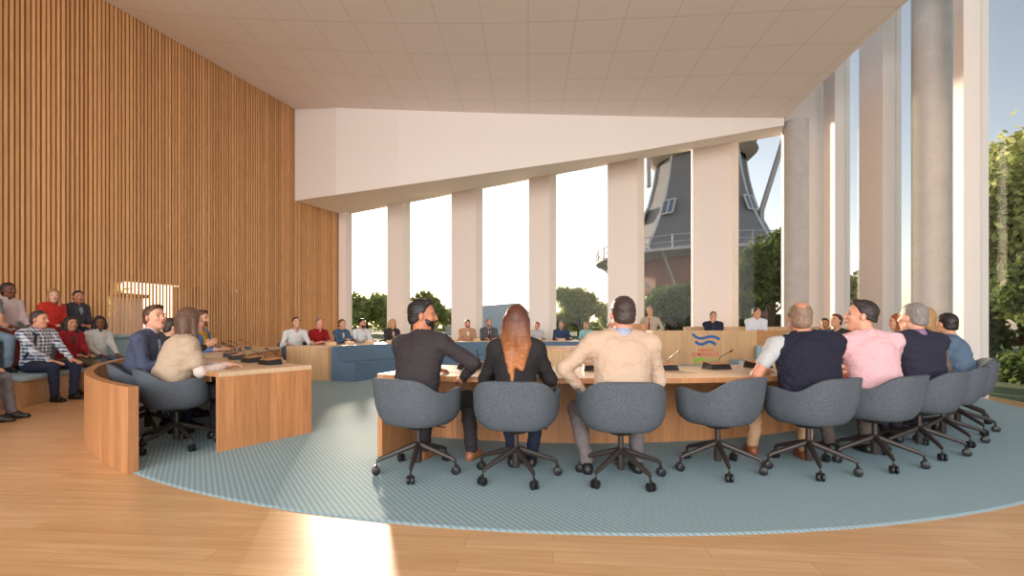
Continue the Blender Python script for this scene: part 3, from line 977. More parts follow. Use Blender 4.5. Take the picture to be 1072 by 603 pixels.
            V = V + fn * (w * noise / 2.2)[:, None]
        return V, Fc

def sdf_obj(name, sdf, h, mat, parent, **kw):
    r = sdf.mesh(h, **kw)
    if r is None: return None
    V, Fc = r
    me = bpy.data.meshes.new(name)
    me.vertices.add(len(V)); me.vertices.foreach_set('co', V.astype(np.float32).ravel())
    me.loops.add(len(Fc) * 4); me.loops.foreach_set('vertex_index', Fc.astype(np.int32).ravel())
    me.polygons.add(len(Fc)); me.polygons.foreach_set('loop_start', np.arange(0, len(Fc) * 4, 4, dtype=np.int32))
    me.polygons.foreach_set('use_smooth', np.ones(len(Fc), dtype=bool))
    me.update(calc_edges=True)
    return link_mesh(name, me, mat, parent)

_mc = {}
def mat_skin(c):
    k = ('skin', c)
    if k not in _mc:
        t = NT('skin'); nz = t.noise(t.coord('Object'), 30, 3)
        a = lin(c); b = tuple(v * f for v, f in zip(a[:3], (.93, .88, .86))) + (1,)
        t.base(t.mix(nz, b, a), .55, 0, .35)
        t.b.inputs['Subsurface Weight'].default_value = .08
        t.b.inputs['Subsurface Radius'].default_value = (.02, .008, .004)
        _mc[k] = t.m
    return _mc[k]
def mat_hair(c, tip=None, zr=(.9, 1.25)):
    k = ('hair', c, tip)
    if k not in _mc:
        t = NT('hair'); x, y, z = t.sep(t.coord('Object'))
        nz = t.noise(t.comb(t.math('MULTIPLY', x, 130.0), t.math('MULTIPLY', y, 130.0), t.math('MULTIPLY', z, 14.0)), 1, 3, .6)
        a = lin(c); b = tuple(v * .42 for v in a[:3]) + (1,)
        cc = t.ramp(nz, [(.3, b), (.7, a)])
        if tip:
            a2 = lin(tip); b2 = tuple(v * .5 for v in a2[:3]) + (1,)
            mr = t.node('ShaderNodeMapRange'); t.l.new(z, mr.inputs[0]); mr.inputs[1].default_value = zr[0]; mr.inputs[2].default_value = zr[1]
            cc = t.mix(mr.outputs[0], t.ramp(nz, [(.3, b2), (.7, a2)]), cc)
        t.base(cc, .5, 0, .5); t.bump(nz, .6, .004)
        _mc[k] = t.m
    return _mc[k]
def mat_cloth(c, pattern=None, pc=None, rough=.85):
    k = ('cloth', c, pattern, pc)
    if k not in _mc:
        _mc[k] = fabric('cloth', c, tuple(v * .9 for v in c), 300, rough, pattern, pc, .12, .25, .35)
    return _mc[k]
MEYE = plain('eye_white', (128, 112, 104), .5, var=0); MIRIS = plain('iris_dark', (40, 26, 18), .3, var=0)

def vec(*a): return np.array(a, float)
def unit(v): return v / (np.linalg.norm(v) + 1e-9)
def ik(a, b, l1, l2, pole):
    d = b - a; L = min(np.linalg.norm(d), (l1 + l2) * .995); u = unit(d)
    x = (l1 * l1 - l2 * l2 + L * L) / (2 * L); hgt = math.sqrt(max(l1 * l1 - x * x, 1e-6))
    p = pole - u * (pole @ u); p = unit(p)
    return a + u * x + p * hgt, a + u * L
def rotm(yaw, pitch, roll):
    return np.array(Matrix.Rotation(yaw, 3, 'Z') @ Matrix.Rotation(pitch, 3, 'X') @ Matrix.Rotation(roll, 3, 'Y'))

def hand(sd_, w, d, n, side, S, curl=.5):
    """palm and five fingers. w wrist, d pointing direction, n back-of-hand normal, side +1 right hand"""
    d = unit(d); n = unit(n - d * (n @ d)); t = np.cross(d, n) * side     # towards little finger for the right hand
    pc = w + d * .048 * S
    Rm = np.stack([t, d, n], 1)
    sd_.cone(w - d * .02, w + d * .02 * S, .025 * S, .024 * S, .02)
    sd_.ell(pc, (.040 * S, .052 * S, .016 * S), Rm, .012)
    for i, (off, L, r) in enumerate(((-.029, .072, .0088), (-.010, .080, .0092), (.010, .075, .0088), (.028, .060, .0078))):
        k0 = w + d * .086 * S + t * off * S - n * .002
        a1 = curl * .5; a2 = curl * 1.3
        d1 = d * math.cos(a1) - n * math.sin(a1) + t * off * 2.2; d2 = d * math.cos(a2) - n * math.sin(a2) + t * off * 1.5
        m1 = k0 + unit(d1) * L * .52 * S; m2 = m1 + unit(d2) * L * .48 * S
        sd_.cone(k0 - d * .02, m1, r * S * 1.08, r * S, .004); sd_.cone(m1, m2, r * S, r * S * .82, .003)
    b0 = w + d * .025 * S - t * .026 * S; b1 = b0 + unit(d * .7 - t * .75 - n * .25) * .042 * S; b2 = b1 + unit(d * .95 - t * .2 - n * .25) * .030 * S
    sd_.cone(b0, b1, .014 * S, .0105 * S, .008); sd_.cone(b1, b2, .0105 * S, .0085 * S, .004)

def person(label, x, y, face, ztop, seat=.47, q='mid', female=False, skin=(214, 160, 128), hair=(50, 36, 28), style='short',
           top=(60, 60, 66), topkind='jacket', under=(225, 225, 228), legs=(50, 52, 62), shoes=(28, 26, 26), foot=None, tie=None,
           lean=8, side=0, yaw=0, pitch=0, tilt=0, twist=0, handL=None, handR=None, poleL=None, poleR=None, knee=None, feet=None,
           beard=None, group=None, pattern=None, pc=None, extra=None, stand=False, broad=1.0, curl=.55, sleeves='long', z0=0.0, tip=None, collar=None, handdir=None):
    root = empty('person', (x, y, z0), math.atan2(-face[0], face[1]))
    tag(root, label, 'person', group)
    hb = {'near': .0062, 'mid': .0095, 'far': .0125}[q]; hc = {'near': .0105, 'mid': .014, 'far': .018}[q]; hh_ = {'near': .0065, 'mid': .009, 'far': .0115}[q]
    S = (ztop - seat) / .865 if not stand else (ztop - z0) / 1.765
    S = min(1.13, max(.93, S))
    W = (.88 if female else 1.0) * broad
    foot = 0 if foot is None else foot
    if stand: pel = vec(0, 0, .94 * S)
    else: pel = vec(0, -.05, seat + .105 * S)
    a, b = R(lean), R(side)
    sp = unit(vec(math.sin(b), math.sin(a), math.cos(a)))
    nb = pel + sp * .492 * S
    tw = R(twist); rx = unit(vec(math.cos(tw), math.sin(tw), -math.sin(b))); fy = unit(np.cross(vec(0, 0, 1), rx) * 1.0)
    fy = vec(-rx[1], rx[0], 0); fy = unit(fy)
    fwd = unit(fy - sp * (fy @ sp))
    Rt = np.stack([rx, fwd, unit(np.cross(rx, fwd))], 1)
    shw = (.178 if female else .188) * S * W
    shR = nb + rx * shw - sp * .058 * S; shL = nb - rx * shw - sp * .058 * S
    hcn = nb + vec(math.sin(b) * .3, .035 + .05 * math.sin(a), .165) * S
    hcn[2] = ztop - z0 - .121 * S * math.cos(R(pitch))
    Rh = rotm(R(yaw), R(-pitch), R(tilt))
    Sd = S * 1.045
    H = lambda *p: hcn + Rh @ (vec(*p) * Sd)
    # arms
    l1, l2 = .285 * S, .255 * S
    if handR is None: handR = (.15, .38, .805)
    if handL is None: handL = (-.15, .38, .805)
    hr, hl = vec(*handR), vec(*handL)
    pR = vec(*(poleR or (.42, -.35, -1))); pL = vec(*(poleL or (-.42, -.35, -1)))
    eR, wR = ik(shR, hr, l1, l2, pR); eL, wL = ik(shL, hl, l1, l2, pL)
    # legs
    hipR = pel + vec(.095 * S, .01, -.03 * S); hipL = pel + vec(-.095 * S, .01, -.03 * S)
    l3, l4 = .43 * S, .42 * S
    if stand:
        fR, fL = vec(.11, .02, foot + .085), vec(-.11, -.02, foot + .085)
        kR, aR = ik(hipR, fR, l3, l4, vec(.1, 1, 0)); kL, aL = ik(hipL, fL, l3, l4, vec(-.1, 1, 0))
    else:
        ft = feet or ((.13, .36), (-.13, .36))
        fR, fL = vec(ft[0][0], ft[0][1], foot + .09), vec(ft[1][0], ft[1][1], foot + .09)
        kR, aR = ik(hipR, fR, l3, l4, vec(knee or .25, 1, 1.2)); kL, aL = ik(hipL, fL, l3, l4, vec(-(knee or .25), 1, 1.2))
    # ---- body (one continuous surface)
    B = SDF()
    B.ell(pel, (.125 * S * W, .085 * S, .08 * S), None, .03).cone(pel, pel + sp * .25 * S, .075 * S, .075 * S, .05)
    B.ell(pel + sp * .33 * S, (.125 * S * W, .075 * S, .13 * S), Rt, .05)
    B.cone(shL, shR, .05 * S, .05 * S, .05)
    nr = (.047 if female else .060) * S
    B.cone(nb - sp * .03, hcn + Rh @ vec(0, -.02, -.06) * S, nr * 1.08, nr * .95, .03)
    for sh, e, w in ((shR, eR, wR), (shL, eL, wL)):
        B.cone(sh, e, .045 * S * W, .037 * S, .02); B.cone(e, w, .039 * S, .026 * S, .02)
    for hp, k, an in ((hipR, kR, aR), (hipL, kL, aL)):
        B.cone(hp, k, .072 * S, .050 * S, .03); B.cone(k, (k * .6 + an * .4), .050 * S, .049 * S, .02); B.cone(k * .6 + an * .4, an, .049 * S, .034 * S, .02)
        B.cone(an, an + vec(0, .12, -.05) * 1.0, .03 * S, .022 * S, .02)
    hd = handdir or {}
    for sgn, e, w in ((1, eR, wR), (-1, eL, wL)):
        d = unit(w - e); key = 'R' if sgn > 0 else 'L'
        if key in hd: d2, nn = vec(*hd[key][0]), vec(*hd[key][1])
        else:
            d2 = unit(vec(d[0] * .8, d[1] + .15, min(d[2], 0) * .15)); nn = vec(0, 0, 1)
        hand(B, w, d2, nn, sgn, S * (1.0 if not female else .92), curl)
    # head
    jw = .9 if female else 1.0
    B.ell(H(0, -.016, .026), vec(.074, .094, .088) * Sd, Rh, .02)
    B.ell(H(0, .020, -.038), vec(.058 * jw, .066, .078) * Sd, Rh, .03)
    B.ell(H(0, .052, -.098), vec(.026 * jw, .024, .020) * Sd, Rh, .03)
    B.cone(H(-.052 * jw, .0, -.065), H(0, .048, -.098), .014 * Sd, .014 * Sd, .03); B.cone(H(.052 * jw, .0, -.065), H(0, .048, -.098), .014 * Sd, .014 * Sd, .03)
    B.ell(H(0, .072, .022), vec(.052, .016, .012) * Sd, Rh, .015)
    B.cone(H(0, .083, .006), H(0, .099, -.030), .008 * Sd, .0115 * Sd, .012)
    B.cone(H(-.010, .094, -.033), H(.010, .094, -.033), .008 * Sd, .008 * Sd, .006)
    for sx in (-1, 1):
        B.minus('ell', H(.031 * sx, .089, .001), vec(.015, .011, .010) * Sd, Rh, k=.008)
        B.ell(H(.036 * sx, .062, -.028), vec(.02, .018, .018) * Sd, Rh, .02)
        B.ell(H(.077 * sx, -.008, -.012), vec(.008, .020, .031) * Sd, Rh @ rotm(-.35 * sx, 0, 0), .006)
    B.minus('cone', H(-.020, .094, -.0625), H(.020, .094, -.0625), .0028 * Sd, .0028 * Sd, k=.004)
    B.ell(H(0, .080, -.057), vec(.021, .010, .006) * Sd, Rh, .006); B.ell(H(0, .078, -.070), vec(.018, .010, .0065) * Sd, Rh, .006)
    body = sdf_obj('body', B, hb, mat_skin(skin), root, smooth=1)
    # eyes, brows, lips
    if q != 'far' or True:
        for sx in (-1, 1):
            m = MB()
            c = H(.031 * sx, .0705, .001)
            er = .0100 if q == 'near' else .0085
            prof = [(er * Sd * math.sin(PI * i / 8), er * Sd * -math.cos(PI * i / 8)) for i in range(9)]
            m.lathe(prof, tuple(c), 12)
            e_ = m.build('eye', MEYE, body, smooth=True)
            m = MB(); f_ = Rh @ vec(0, 1, 0); c0 = c + f_ * .0070 * Sd
            m.tube([c0, c0 + f_ * .0036 * Sd], [.0062 * Sd, .0045 * Sd], 10); m.build('iris', MIRIS, e_, smooth=True) if False else m.build('iris', MIRIS, body)
            br = SDF().cone(H(.014 * sx, .085, .020), H(.034 * sx, .081, .025), .004 * Sd, .004 * Sd, .004).cone(H(.034 * sx, .081, .025), H(.050 * sx, .066, .019), .004 * Sd, .003 * Sd, .004)
            if q != 'far': sdf_obj('eyebrow', br, .004, mat_hair(hair if style != 'bald' else (110, 84, 66)), root, smooth=0)
            else: sdf_obj('eyebrow', br, .006, mat_hair(hair), root, smooth=0)
        lp = SDF().ell(H(0, .086, -.0575), vec(.021, .007, .0045) * Sd, Rh, .004).ell(H(0, .084, -.0685), vec(.017, .007, .005) * Sd, Rh, .004)
        c_ = tuple(int(v * f) for v, f in zip(skin, (.86, .62, .60))) if not female else (176, 84, 80)
        lo_ = sdf_obj('lips', lp, .004 if q != 'far' else .006, mat_skin(c_), root, smooth=0)
    # ---- hair
    Hs = SDF()
    def cap(g=1.0, kk=.02):
        Hs.ell(H(0, -.018, .030), vec(.078 * g + .006, .098 * g + .004, .090 * g + .006) * Sd, Rh, kk)
    def cutp(n, p):
        Hs.cut(Rh @ vec(*n), H(*p))
    hm = mat_hair(hair, tip)
    nz = .003
    if style in ('short', 'fade', 'quiff', 'receding'):
        cap(.975); Hs.ell(H(0, -.047, -.03), vec(.073, .066, .068) * Sd, Rh, .02)
        if style == 'quiff': Hs.ell(H(0, .040, .092), vec(.054, .048, .027) * Sd, Rh, .02)
        if style == 'fade': Hs.ell(H(0, .035, .088), vec(.058, .06, .028) * Sd, Rh, .02); cutp((0, .25, -1), (0, 0, -.020))
        if style == 'receding': cutp((0, .6, .8), (0, .03, .098)) ; 
        cutp((0, .80, -.60), (0, .042, .054)); cutp((0, .35, -1), (0, -.06, -.062))
        cutp((0, 1, 0), (0, .082, 0))
        # clear the ears
        for sx in (-1, 1): Hs.minus('ell', H(.085 * sx, .002, -.018), vec(.022, .028, .034) * Sd, Rh, k=.006)
    elif style == 'balding':
        cap(.985); Hs.ell(H(0, -.047, -.03), vec(.073, .066, .068) * Sd, Rh, .02)
        cutp((0, .80, -.60), (0, .02, .045)); cutp((0, .35, -1), (0, -.06, -.075)); cutp((0, .25, 1), (0, -.02, .085))
        for sx in (-1, 1): Hs.minus('ell', H(.085 * sx, .002, -.018), vec(.022, .028, .034) * Sd, Rh, k=.006)
        Hs.minus('ell', H(0, -.05, .105), vec(.046, .066, .052) * Sd, Rh, k=.006)
    elif style in ('bun', 'updo'):
        cap(.975); Hs.ell(H(0, -.047, -.03), vec(.073, .066, .068) * Sd, Rh, .02)
        cutp((0, .80, -.60), (0, .042, .054)); cutp((0, .35, -1), (0, -.06, -.08)); Hs.ell(H(0, -.115, .01), vec(.04, .038, .04) * Sd, Rh, .01)
    elif style in ('long', 'bob', 'wavy', 'shoulder'):
        cap(1.03); Hs.ell(H(0, -.05, -.04), vec(.086, .07, .11) * Sd, Rh, .03)
        L = {'long': .40, 'bob': .17, 'wavy': .30, 'shoulder': .22}[style]
        cutp((0, .80, -.52), (0, .055, .056)); cutp((0, 1, 0), (0, .078, 0))
        dn = lambda px_, py_, pz2: H(px_, py_, 0) + vec(0, 0, pz2) * Sd
        if style == 'bob':
            for xx in (-.068, .068): Hs.cone(H(xx, -.005, .01), dn(xx * 1.12, -.005, -.175), .030 * Sd, .028 * Sd, .03)
            for xx in (-.04, 0, .04): Hs.cone(H(xx, -.075, .0), dn(xx * 1.2, -.078, -.195), .045 * Sd, .034 * Sd, .03)
        else:
            for i, xx in enumerate((-.072, -.055, -.035, -.012, .012, .035, .055, .072)):
                ln = L * (1 - .25 * abs(xx) / .07 + .10 * ((i * 5) % 4 - 1.5))
                a0 = H(xx * .85, -.055, 0); zm = a0[2] - ln * .5 * S; ze = a0[2] - ln * S
                def yb(z):
                    u_ = (z - pel[2]) / max(sp[2], .1); c_ = (pel + sp * u_)
                    return c_[1] - (.118 if u_ < .40 * S else .118 - (u_ - .40 * S) * .9) * S * 1.02
                pm = vec(hcn[0] + (a0[0] - hcn[0]) * 1.35, min(a0[1] - .01, yb(zm) - .004), zm); pe = vec(hcn[0] + (a0[0] - hcn[0]) * 1.0, yb(ze) - .022, ze)
                Hs.cone(a0, pm, .036 * Sd, .031 * Sd, .035); Hs.cone(pm, pe, .033 * Sd, .013 * Sd, .03)
            for xx in (-.07, .07): Hs.cone(H(xx, 0, .0), dn(xx * 1.15, .0, -L * .45), .022 * Sd, .020 * Sd, .03)
        nz = .0010
    elif style == 'afro':
        Hs.ell(H(0, -.03, .03), vec(.105, .115, .11) * Sd, Rh, .02).ell(H(0, -.05, -.05), vec(.10, .085, .09) * Sd, Rh, .03)
        cutp((0, .80, -.50), (0, .058, .05)); nz = .008
    if Hs.ops: sdf_obj('hair', Hs, hh_, hm, root, noise=nz, seed=len(label), fold=2.2, smooth=1)
    if beard:
        Bd = SDF()
        Bd.ell(H(0, .020, -.040), vec(.0632, .0704, .0812) * Sd, Rh, .02).ell(H(0, .053, -.099), vec(.029, .0265, .0225) * Sd, Rh, .02)
        Bd.cut(Rh @ vec(0, .35, 1), H(0, .06, -.036)).cut(Rh @ vec(0, -1, -.15), H(0, -.012, 0))
        Bd.minus('ell', H(0, .095, -.0635), vec(.024, .02, .010) * Sd, Rh, k=.005)
        sdf_obj('beard', Bd, hh_ * .9, mat_hair(beard), root, noise=.002, seed=3, fold=3, smooth=1)
    # ---- clothes
    cm = mat_cloth(top, pattern, pc)
    T_ = SDF()
    th = 1.0
    bulk = {'jacket': 1.06, 'sweater': 1.08, 'shirt': 1.0, 'tee': 1.0, 'draped': 1.0, 'coat': 1.12, 'cardigan': 1.03}[topkind]
    T_.ell(pel + sp * .345 * S, vec(.184 * W, .122, .150) * S * bulk, Rt, .05)
    T_.ell(pel + sp * .22 * S, vec(.166 * W, .122, .17) * S * bulk, Rt, .06).ell(pel + sp * .10 * S, vec(.164 * W, .126, .17) * S * bulk, Rt, .06)
    T_.ell(pel + vec(0, 0, .0), vec(.172 * W, .132, .10) * S * bulk, None, .06)
    for sh, sg in ((shR, 1), (shL, -1)):
        T_.cone(nb + rx * sg * .03 * S + sp * .022 * S, sh, .040 * S, .058 * S * bulk, .07)
    ends = {}
    for sg, sh, e, w in ((1, shR, eR, wR), (-1, shL, eL, wL)):
        dd = unit(w - e)
        if sleeves == 'long':
            T_.cone(sh, e, .057 * S * bulk, .048 * S * bulk, .055); T_.cone(e, w - dd * .028 * S, .049 * S * bulk, .033 * S * bulk, .02)
        elif sleeves == 'short':
            T_.cone(sh, sh * .42 + e * .58, .059 * S * bulk, .056 * S * bulk, .055)
    if topkind in ('jacket', 'cardigan', 'coat'):
        ch = nb + fwd * .125 * S - sp * .04 * S
        T_.minus('cone', ch + sp * .05, ch - sp * .26 * S + fwd * .01, .058 * S, .012 * S, k=.006)
    T_.minus('cone', nb - sp * .0, nb + sp * .12 * S, .057 * S * (1 if not female else .95), .085 * S, k=.006)
    if topkind == 'draped': T2 = T_
    sdf_obj({'jacket': 'jacket', 'sweater': 'sweater', 'shirt': 'shirt', 'tee': 't_shirt', 'draped': 't_shirt', 'coat': 'coat', 'cardigan': 'cardigan'}[topkind],
            T_, hc, cm, root, noise=.0045 if q != 'far' else .003, seed=len(label) + 5, smooth=1)
    um = mat_cloth(under)
    if topkind in ('jacket', 'cardigan', 'coat'):
        U = SDF().ell(pel + sp * .34 * S, vec(.150 * W, .112, .17) * S, Rt, .05).ell(pel + sp * .10 * S, vec(.14 * W, .12, .15) * S, Rt, .05)
        U.minus('cone', nb + fwd * .05 * S, nb + sp * .12 * S, .060 * S, .085 * S, k=.006)
        U.cut(-fwd, pel + sp * .2)
        sdf_obj('shirt', U, hc, um, root, smooth=1)
    # collar: a short band round the neck
    if collar or topkind in ('jacket', 'shirt', 'sweater') and not (female and topkind != 'shirt'):
        ccol = mat_cloth(collar) if collar else (um if topkind != 'shirt' else cm)
        K = SDF().cone(nb - sp * .01, nb + sp * .048 * S + fwd * .004, .073 * S, .063 * S, .01)
        K.minus('cone', nb - sp * .05, nb + sp * .12 * S, .060 * S, .056 * S, k=.004)
        K.minus('cone', nb + fwd * .075 * S - sp * .03, nb + fwd * .085 * S + sp * .1, .02 * S, .05 * S, k=.004)
        K.cut(sp, nb + sp * .048 * S - fwd * .03)
        sdf_obj('collar', K, max(.006, hb), ccol, root, smooth=1)
    if tie:
        Tt = SDF(); p0 = nb + fwd * .083 * S - sp * .01; p1 = nb + fwd * .118 * S - sp * .10 * S; p2 = pel + sp * .16 * S + fwd * .140 * S
        Tt.ell(p0, vec(.018, .012, .018) * S, Rt, .01).cone(p0, p1, .011 * S, .017 * S, .01).cone(p1, p2, .017 * S, .024 * S, .01)
        sdf_obj('tie', Tt, .008, mat_cloth(tie), root, smooth=0)
    # trousers
    L_ = SDF().ell(pel - vec(0, 0, .02), vec(.160 * W, .125, .10) * S, None, .04)
    for hp, k, an in ((hipR, kR, aR), (hipL, kL, aL)):
        L_.cone(hp, k, .088 * S, .066 * S, .04); L_.cone(k, an + (k - an) * .05, .066 * S, .050 * S, .03)
    sdf_obj('trousers', L_, hc, mat_cloth(legs), root, noise=.005 if q != 'far' else .0, seed=9, smooth=1)
    # shoes
    for an in (aR, aL):
        zf = foot - .0
        X_ = SDF().cone(an + vec(0, -.02, -.03), an + vec(0, .06, -.035), .040 * S, .042 * S, .02)
        X_.cone(vec(an[0], an[1] - .035, zf + .03), vec(an[0], an[1] + .15, zf + .026), .034 * S, .034 * S, .03)
        X_.cut((0, 0, -1), (0, 0, zf + .003))
        sdf_obj('shoe', X_, .009 if q == 'near' else .013, M_shoe(shoes), root, smooth=1)
    if extra: extra(root, locals())
    return root
def M_shoe(c):
    k = ('shoe', c)
    if k not in _mc: _mc[k] = plain('shoe_leather', c, .45)
    return _mc[k]

def toC(x, y, c=C1): 
    d = Vector((c[0] - x, c[1] - y)); d.normalize(); return (d.x, d.y)
def hit(px, c, r, far=True):
    t = (px - 536) / FPX
    A = t * t + 1; B = -2 * (t * c[0] + c[1]); D = c[0] ** 2 + c[1] ** 2 - r * r
    q = math.sqrt(B * B - 4 * A * D); Y = (-B + q if far else -B - q) / (2 * A)
    return t * Y, Y
def rotv(f, deg):
    a = R(deg); return (f[0] * math.cos(a) - f[1] * math.sin(a), f[0] * math.sin(a) + f[1] * math.cos(a))

FR = [('A', -.77, 3.85), ('B', .032, 3.71), ('C', .85, 3.66), ('D', 1.71, 3.89), ('E', 2.47, 3.90), ('F', 3.17, 4.09), ('G', 3.87, 4.45), ('H', 4.51, 4.90), ('I', 5.13, 5.39), ('J', 5.68, 5.98)]
near_lab = ['swivel chair under the bearded man in the dark suit at the near desk', 'swivel chair under the woman with long auburn hair',
            'swivel chair under the man in the cream sweater', 'empty swivel chair in the near row, pulled up to the desk',
            'swivel chair under the balding man with a navy sweater over his shoulders', 'swivel chair under the man in the pink shirt',
            'swivel chair under the grey haired man in a navy jacket', 'swivel chair under the blonde woman behind the navy jacket man',
            'swivel chair under the dark haired person in denim', 'sunlit swivel chair at the far right end of the near row']
spin = [-14, 0, -4, 24, 8, 4, 0, 0, -6, 4]
for (k, x, y), lb, sp_ in zip(FR, near_lab, spin):
    place_chair(x, y, rotv(toC(x, y), sp_), lb, 'swivel armchairs of the near row')

def P(i): return FR[i][1], FR[i][2]
def hairband(root, v):
    H, S = v['H'], v['S']
    k = SDF().ell(H(0, .0, .035), vec(.087, .030, .093) * S, v['Rh'], .01); k.minus('ell', H(0, -.0, .02), vec(.078, .06, .086) * S, v['Rh'], k=.004)
    o = sdf_obj('headband', k, .009, mat_cloth((196, 40, 40)), root, smooth=1)
def draped(root, v):
    """navy sweater laid over back and shoulders"""
    S, W, pel, sp, Rt, nb, rx, fwd = (v[k] for k in ('S', 'W', 'pel', 'sp', 'Rt', 'nb', 'rx', 'fwd'))
    D = SDF().ell(pel + sp * .34 * S - fwd * .016, vec(.200 * W, .138, .185) * S, Rt, .05).ell(pel + sp * .22 * S - fwd * .016, vec(.196 * W, .142, .18) * S, Rt, .06).ell(pel + sp * .08 * S - fwd * .016, vec(.200 * W, .150, .18) * S, Rt, .06)
    D.cone(nb - rx * .04, v['shR'] + sp * .012, .056 * S, .070 * S, .05).cone(nb + rx * .04, v['shL'] + sp * .012 + rx * .03, .056 * S, .052 * S, .05)
    D.cone(v['shR'], v['shR'] * .5 + v['eR'] * .5, .072 * S, .066 * S, .05)
    D.cut(fwd, pel + sp * .3 + fwd * .055); D.minus('cone', nb, nb + sp * .12 * S, .054 * S, .085 * S, k=.006)
    sdf_obj('draped_sweater', D, .011, mat_cloth((38, 38, 54)), root, noise=.006, seed=4, smooth=1)
    K = SDF().cone(nb - sp * .005 - fwd * .02, nb + sp * .035 * S - fwd * .02, .078 * S, .068 * S, .01); K.minus('cone', nb - sp * .05, nb + sp * .12 * S, .058 * S, .058 * S, k=.004)
    K.cut(sp, nb + sp * .04); sdf_obj('sweater_collar', K, .008, mat_cloth((34, 34, 48)), root, smooth=1)
def scarf(root, v):
    nb, sp, fwd, rx, S, pel = v['nb'], v['sp'], v['fwd'], v['rx'], v['S'], v['pel']
    K = SDF(); p = [nb + rx * .09 + fwd * .0, nb + fwd * .09 - sp * .05 + rx * .05, nb + fwd * .15 - sp * .16 + rx * .01]
    K.cone(p[0], p[1], .03, .032, .02).cone(p[1], p[2], .032, .03, .02)
    p = [nb - rx * .09, nb + fwd * .09 - sp * .05 - rx * .05, nb + fwd * .15 - sp * .16, nb + fwd * .16 - sp * .32 + rx * .02]
    K.cone(nb - rx * .09 - fwd * .02, nb + rx * .09 - fwd * .02, .035, .035, .02)
    for i in range(3): K.cone(p[i], p[i + 1], .032, .032, .02)
    sdf_obj('scarf', K, .012, mat_cloth((190, 140, 40)), root, noise=.004, seed=2)
def lanyard(root, v):
    nb, sp, fwd, rx, S, pel = v['nb'], v['sp'], v['fwd'], v['rx'], v['S'], v['pel']
    K = SDF(); e = nb + fwd * .16 - sp * .30
    for sg in (-1, 1): K.cone(nb + rx * .06 * sg + fwd * .05, e, .011, .011, .01)
    sdf_obj('lanyard', K, .009, mat_cloth((176, 190, 60)), root)
def shawl(root, v):
    S, W, pel, sp, Rt, nb, rx, fwd = (v[k] for k in ('S', 'W', 'pel', 'sp', 'Rt', 'nb', 'rx', 'fwd'))
    D = SDF().ell(pel + sp * .35 * S, vec(.215 * W, .155, .19) * S, Rt, .05).ell(pel + sp * .22 * S, vec(.215 * W, .16, .20) * S, Rt, .06).ell(pel + sp * .08 * S - fwd * .02, vec(.215 * W, .165, .20) * S, Rt, .06)
    for sh, e in ((v['shR'], v['eR']), (v['shL'], v['eL'])):
        D.cone(nb - sp * .01, sh, .056 * S, .072 * S, .05); D.cone(sh, sh * .35 + e * .65, .076 * S, .074 * S, .05)
    D.minus('cone', nb, nb + sp * .12 * S, .052 * S, .085 * S, k=.006)
    sdf_obj('shawl', D, .011, mat_cloth((196, 172, 148)), root, noise=.005, seed=14, smooth=1)
def camera_strap(root, v):
    S, nb, sp, rx, fwd, pel = (v[k] for k in ('S', 'nb', 'sp', 'rx', 'fwd', 'pel'))
    K = SDF().cone(nb + rx * .11 * S + sp * .012 - fwd * .04, nb + rx * .115 * S - sp * .07 + fwd * .105 * S, .018, .018, .01).cone(nb + rx * .115 * S - sp * .07 + fwd * .105 * S, nb + rx * .14 * S - sp * .2 + fwd * .125 * S, .018, .018, .01).cone(nb + rx * .14 * S - sp * .2 + fwd * .125 * S, pel + sp * .12 + rx * .19 * S + fwd * .05, .018, .018, .01)
    sdf_obj('backpack_strap', K, .01, mat_cloth((46, 50, 54)), root)

def phone(root, v):
    m = MB(); m.box(-.036, .036, -.075, .075, 0, .009)
    o = m.build('phone', M['black'], bevel=.003)
    c = (v['wR'] + v['wL']) / 2 + vec(0, .07, .028)
    o.matrix_world = Matrix.Translation(root.location) @ Matrix.Rotation(root.rotation_euler[2], 4, 'Z') @ Matrix.Translation(Vector(c)) @ Matrix.Rotation(R(75), 4, 'Z')
    tag(o, 'black phone resting in the hands of the woman in the red jacket', 'phone')
# near row
x, y = P(0); person('person, bearded man in a dark suit at the near row, profile turned to the right', x, y, rotv(toC(x, y), -10), 1.425, q='near', skin=(196, 132, 100),
    hair=(30, 24, 22), style='quiff', top=(62, 56, 58), legs=(50, 46, 48), shoes=(150, 96, 64), beard=(36, 28, 24), lean=14, side=-3, yaw=-62, pitch=0, twist=-6,
    handR=(.26, .26, .74), handL=(-.14, .40, .80), poleR=(1, .1, -.35), collar=(58, 52, 54), feet=((.24, .46), (-.16, .30)), broad=1.06, under=(62, 56, 58))
x, y = P(1); person('person, woman with long auburn hair and black blazer seen from behind', x, y, toC(x, y), 1.36, q='near', female=True, skin=(220, 168, 140),
    hair=(108, 60, 40), tip=(196, 122, 66), style='long', top=(46, 43, 44), legs=(36, 42, 60), lean=8, feet=((.10, .30), (-.06, .28)), handR=(.17, .34, .80), handL=(-.17, .34, .80), poleR=(.6, -.2, -1), poleL=(-.6, -.2, -1))
x, y = P(2); person('person, man in a cream ribbed sweater seen from behind, left elbow out', x, y, toC(x, y), 1.43, q='near', skin=(222, 156, 130),
    hair=(72, 56, 50), style='short', top=(214, 186, 162), topkind='sweater', under=(176, 184, 206), legs=(116, 108, 108), lean=8, side=2, broad=1.08, pattern='rib', pc=(192, 162, 138),
    handL=(-.27, .16, .66), poleL=(-1, -.25, .12), handR=(.20, .34, .80), poleR=(.4, -.1, -1), feet=((.17, .16), (-.24, .14)), collar=(170, 180, 206), yaw=6)
